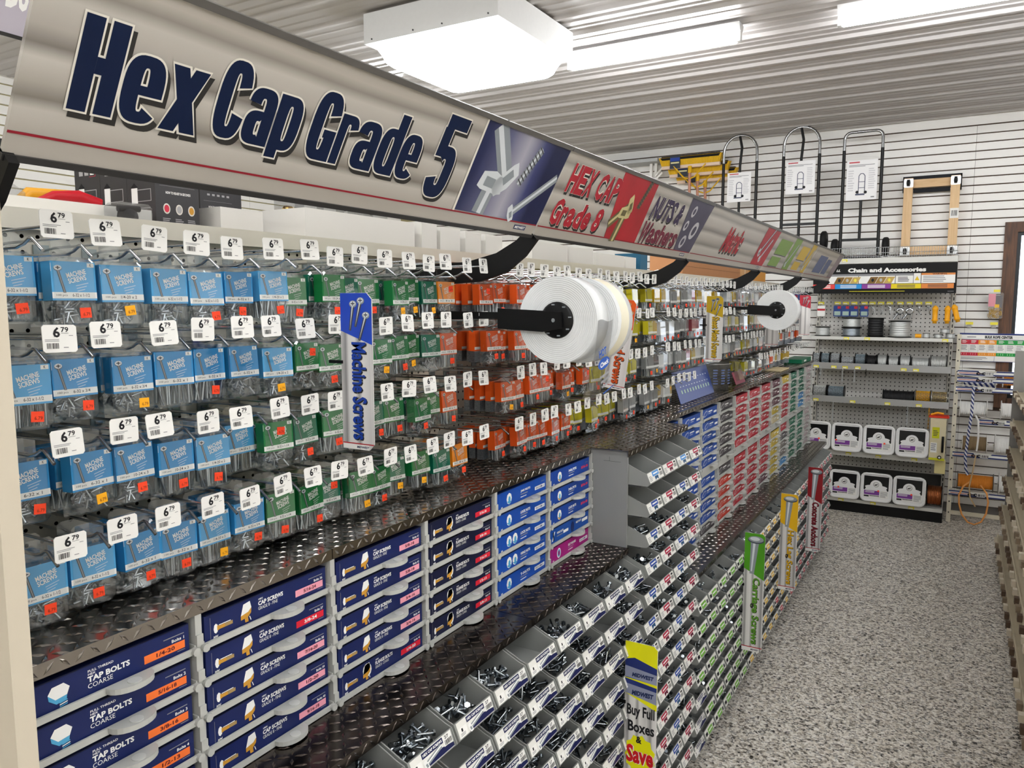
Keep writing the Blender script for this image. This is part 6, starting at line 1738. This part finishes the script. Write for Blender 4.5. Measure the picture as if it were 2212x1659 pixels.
# bag of gold chain hanging by the window, spare hooks
t = thing('chain_bag', 'clear bag of brass chain with pink card hanging beside the window', 'pack', (.262, 8.21, 1.845))
b = MB(); b.cbox(-.06, -.02, 0, .06, .02, .235, .01, clr, 'Y'); obj('bag', b, t)
b = MB(); b.box(-.055, -.0215, .11, .0, -.0205, .225, M('pink_card', '#d8909c', .5)); b.box(.0, -.0215, .10, .05, -.0205, .21, M('grey_pic', '#6d6a6c', .5)); b.box(-.005, -.0225, .10, .03, -.0216, .13, M('gold_card', '#e8b83a', .5)); obj('card', b, t)
b = MB(); r = random.Random(5)
for k in range(46):
    c = Vector((r.uniform(-.045, .045), r.uniform(-.012, .012), r.uniform(.012, .095))); d = Vector((r.uniform(-1, 1), r.uniform(-.3, .3), r.uniform(-1, 1))).normalized(); w_ = d.cross(Vector((0, 1, 0))).normalized()
    b.tube([c + d * .011 * q1 + w_ * .006 * q2 for q1, q2 in ((-1, 0), (-.6, 1), (.6, 1), (1, 0), (.6, -1), (-.6, -1))], .0026, M('chain_gold', '#d8aa3c', .3, .9), 4, True)
obj('chain', b, t)
b = MB(); b.cyl((0, -.03, .245), (0, .088, .245), .002, chrome, 5); b.box(-.02, -.032, .24, .03, -.03, .262, yel_p); obj('hook', b, t)
for i, (x, z) in enumerate(((.072, 2.10), (.07, 1.79), (.262, 1.79))):
    t = thing('slat_hook', 'empty slatwall hook with yellow tag, %s beside the window' % ('upper', 'lower left', 'lower right')[i], 'hook', (x, 8.29, z), None, 'empty slatwall hooks')
    b = MB(); b.box(-.018, -.004, -.03, .018, 0, .02, clear_mat('hook_plate', (.75, .75, .75, 1), .3, .2, .3)); b.cyl((0, -.09, 0), (0, -.004, 0), .003, chrome, 5); obj('plate', b, t)
    if i:
        b = MB(); b.box(-.03, -.094, .0, .03, -.091, .024, yel_p); obj('shelf_tag', b, t)

# ================================================================== gondola on the right
GX, GY0, GY1 = .36, 2.6, 7.10
t = thing('right_gondola', 'cream shelving run at the right edge with many price strips', 'shelving', (0, 0, 0)); gcr = M('right_shelf_cream', '#cbbfa4', .5, noise=.05)
b = MB(); b.box(GX + .42, GY0, 0, GX + .45, GY1, 1.62, gcr); obj('back_panel', b, t)
b = MB(); b.box(GX - .02, GY1 - .02, 0, GX + .42, GY1, .14, gcr); obj('base_end', b, t)
b = MB(); b.box(GX + .02, GY1 - .012, .14, GX + .42, GY1, 1.62, M('right_end_grey', '#8e8b86', .45)); obj('end_frame', b, t)
shz = [.15, .40, .63, .86, 1.08, 1.30]
for i, z in enumerate(shz):
    x0 = GX + .012 * i - .02
    sh = obj('shelf', MB().box(x0 + .012, GY0, z - .02, GX + .419, GY1 - .021, z, gcr), t)
    b = MB(); b.hexa([(x0, GY0, z - .03), (x0 + .011, GY0, z - .03), (x0 + .011, GY1 - .021, z - .03), (x0, GY1 - .021, z - .03), (x0 + .004, GY0, z + .012), (x0 + .011, GY0, z + .012), (x0 + .011, GY1 - .021, z + .012), (x0 + .004, GY1 - .021, z + .012)], gcr); obj('price_strip', b, sh)
r = random.Random(8); tn = [M('tag_taupe', '#8a7a66', .6), M('tag_brown', '#5d4b3c', .6), M('tag_pale', '#d8cdb8', .6)]
nt_ = 0
for i, z in enumerate(shz):
    x0 = GX + .012 * i - .02; y = 3.7
    while y < GY1 - .1:
        b = MB(); b.box(-.022, 0, 0, 0, .04, .034, r.choice(tn))
        tag(obj('shelf_ticket', b, None, (x0 + .0012, y, z - .024)), 'small brown shelf ticket, %s along the %s right-hand shelf' % (ORD[min(nt_ % 26, 25)], ORD[i]), 'ticket', 'tickets on the right gondola'); y += r.uniform(.11, .17); nt_ += 1
    nt_ = 0
pal = ['#6f6a63', '#8d867b', '#4a4846', '#a59a86', '#3d4148', '#7a6a50', '#b9b2a4']
for i, z in enumerate(shz):
    y = 3.3; q = 0
    while y < GY1 - .2:
        w = r.uniform(.10, .2); h = r.uniform(.10, .17); c = r.choice(pal); d0 = r.uniform(.06, .1)
        b = MB(); b.box(0, 0, 0, .16, w, h, M('goods_' + c.strip('#'), c, .55)); b.plane((0, w, 0), (0, -1, 0), (0, 0, 1)); b.rect(w * .1, h * .5, w * .9, h * .85, M('goods_lbl_' + c.strip('#'), tuple(min(1, v * .6 + .25) for v in hx(c)[:3]) + (1,), .5), .0006); b.rect(w * .1, h * .15, w * .6, h * .3, dkgrey, .0006)
        tag(obj('goods_box', b, None, (GX + d0 + .012 * i, y, z + .001)), 'small grey-brown goods box, %s along the %s right-hand shelf' % (ORD[q % 26], ORD[i]), 'box', 'boxes on the right gondola'); y += w + .02; q += 1
print('OBJECTS', len(bpy.data.objects))
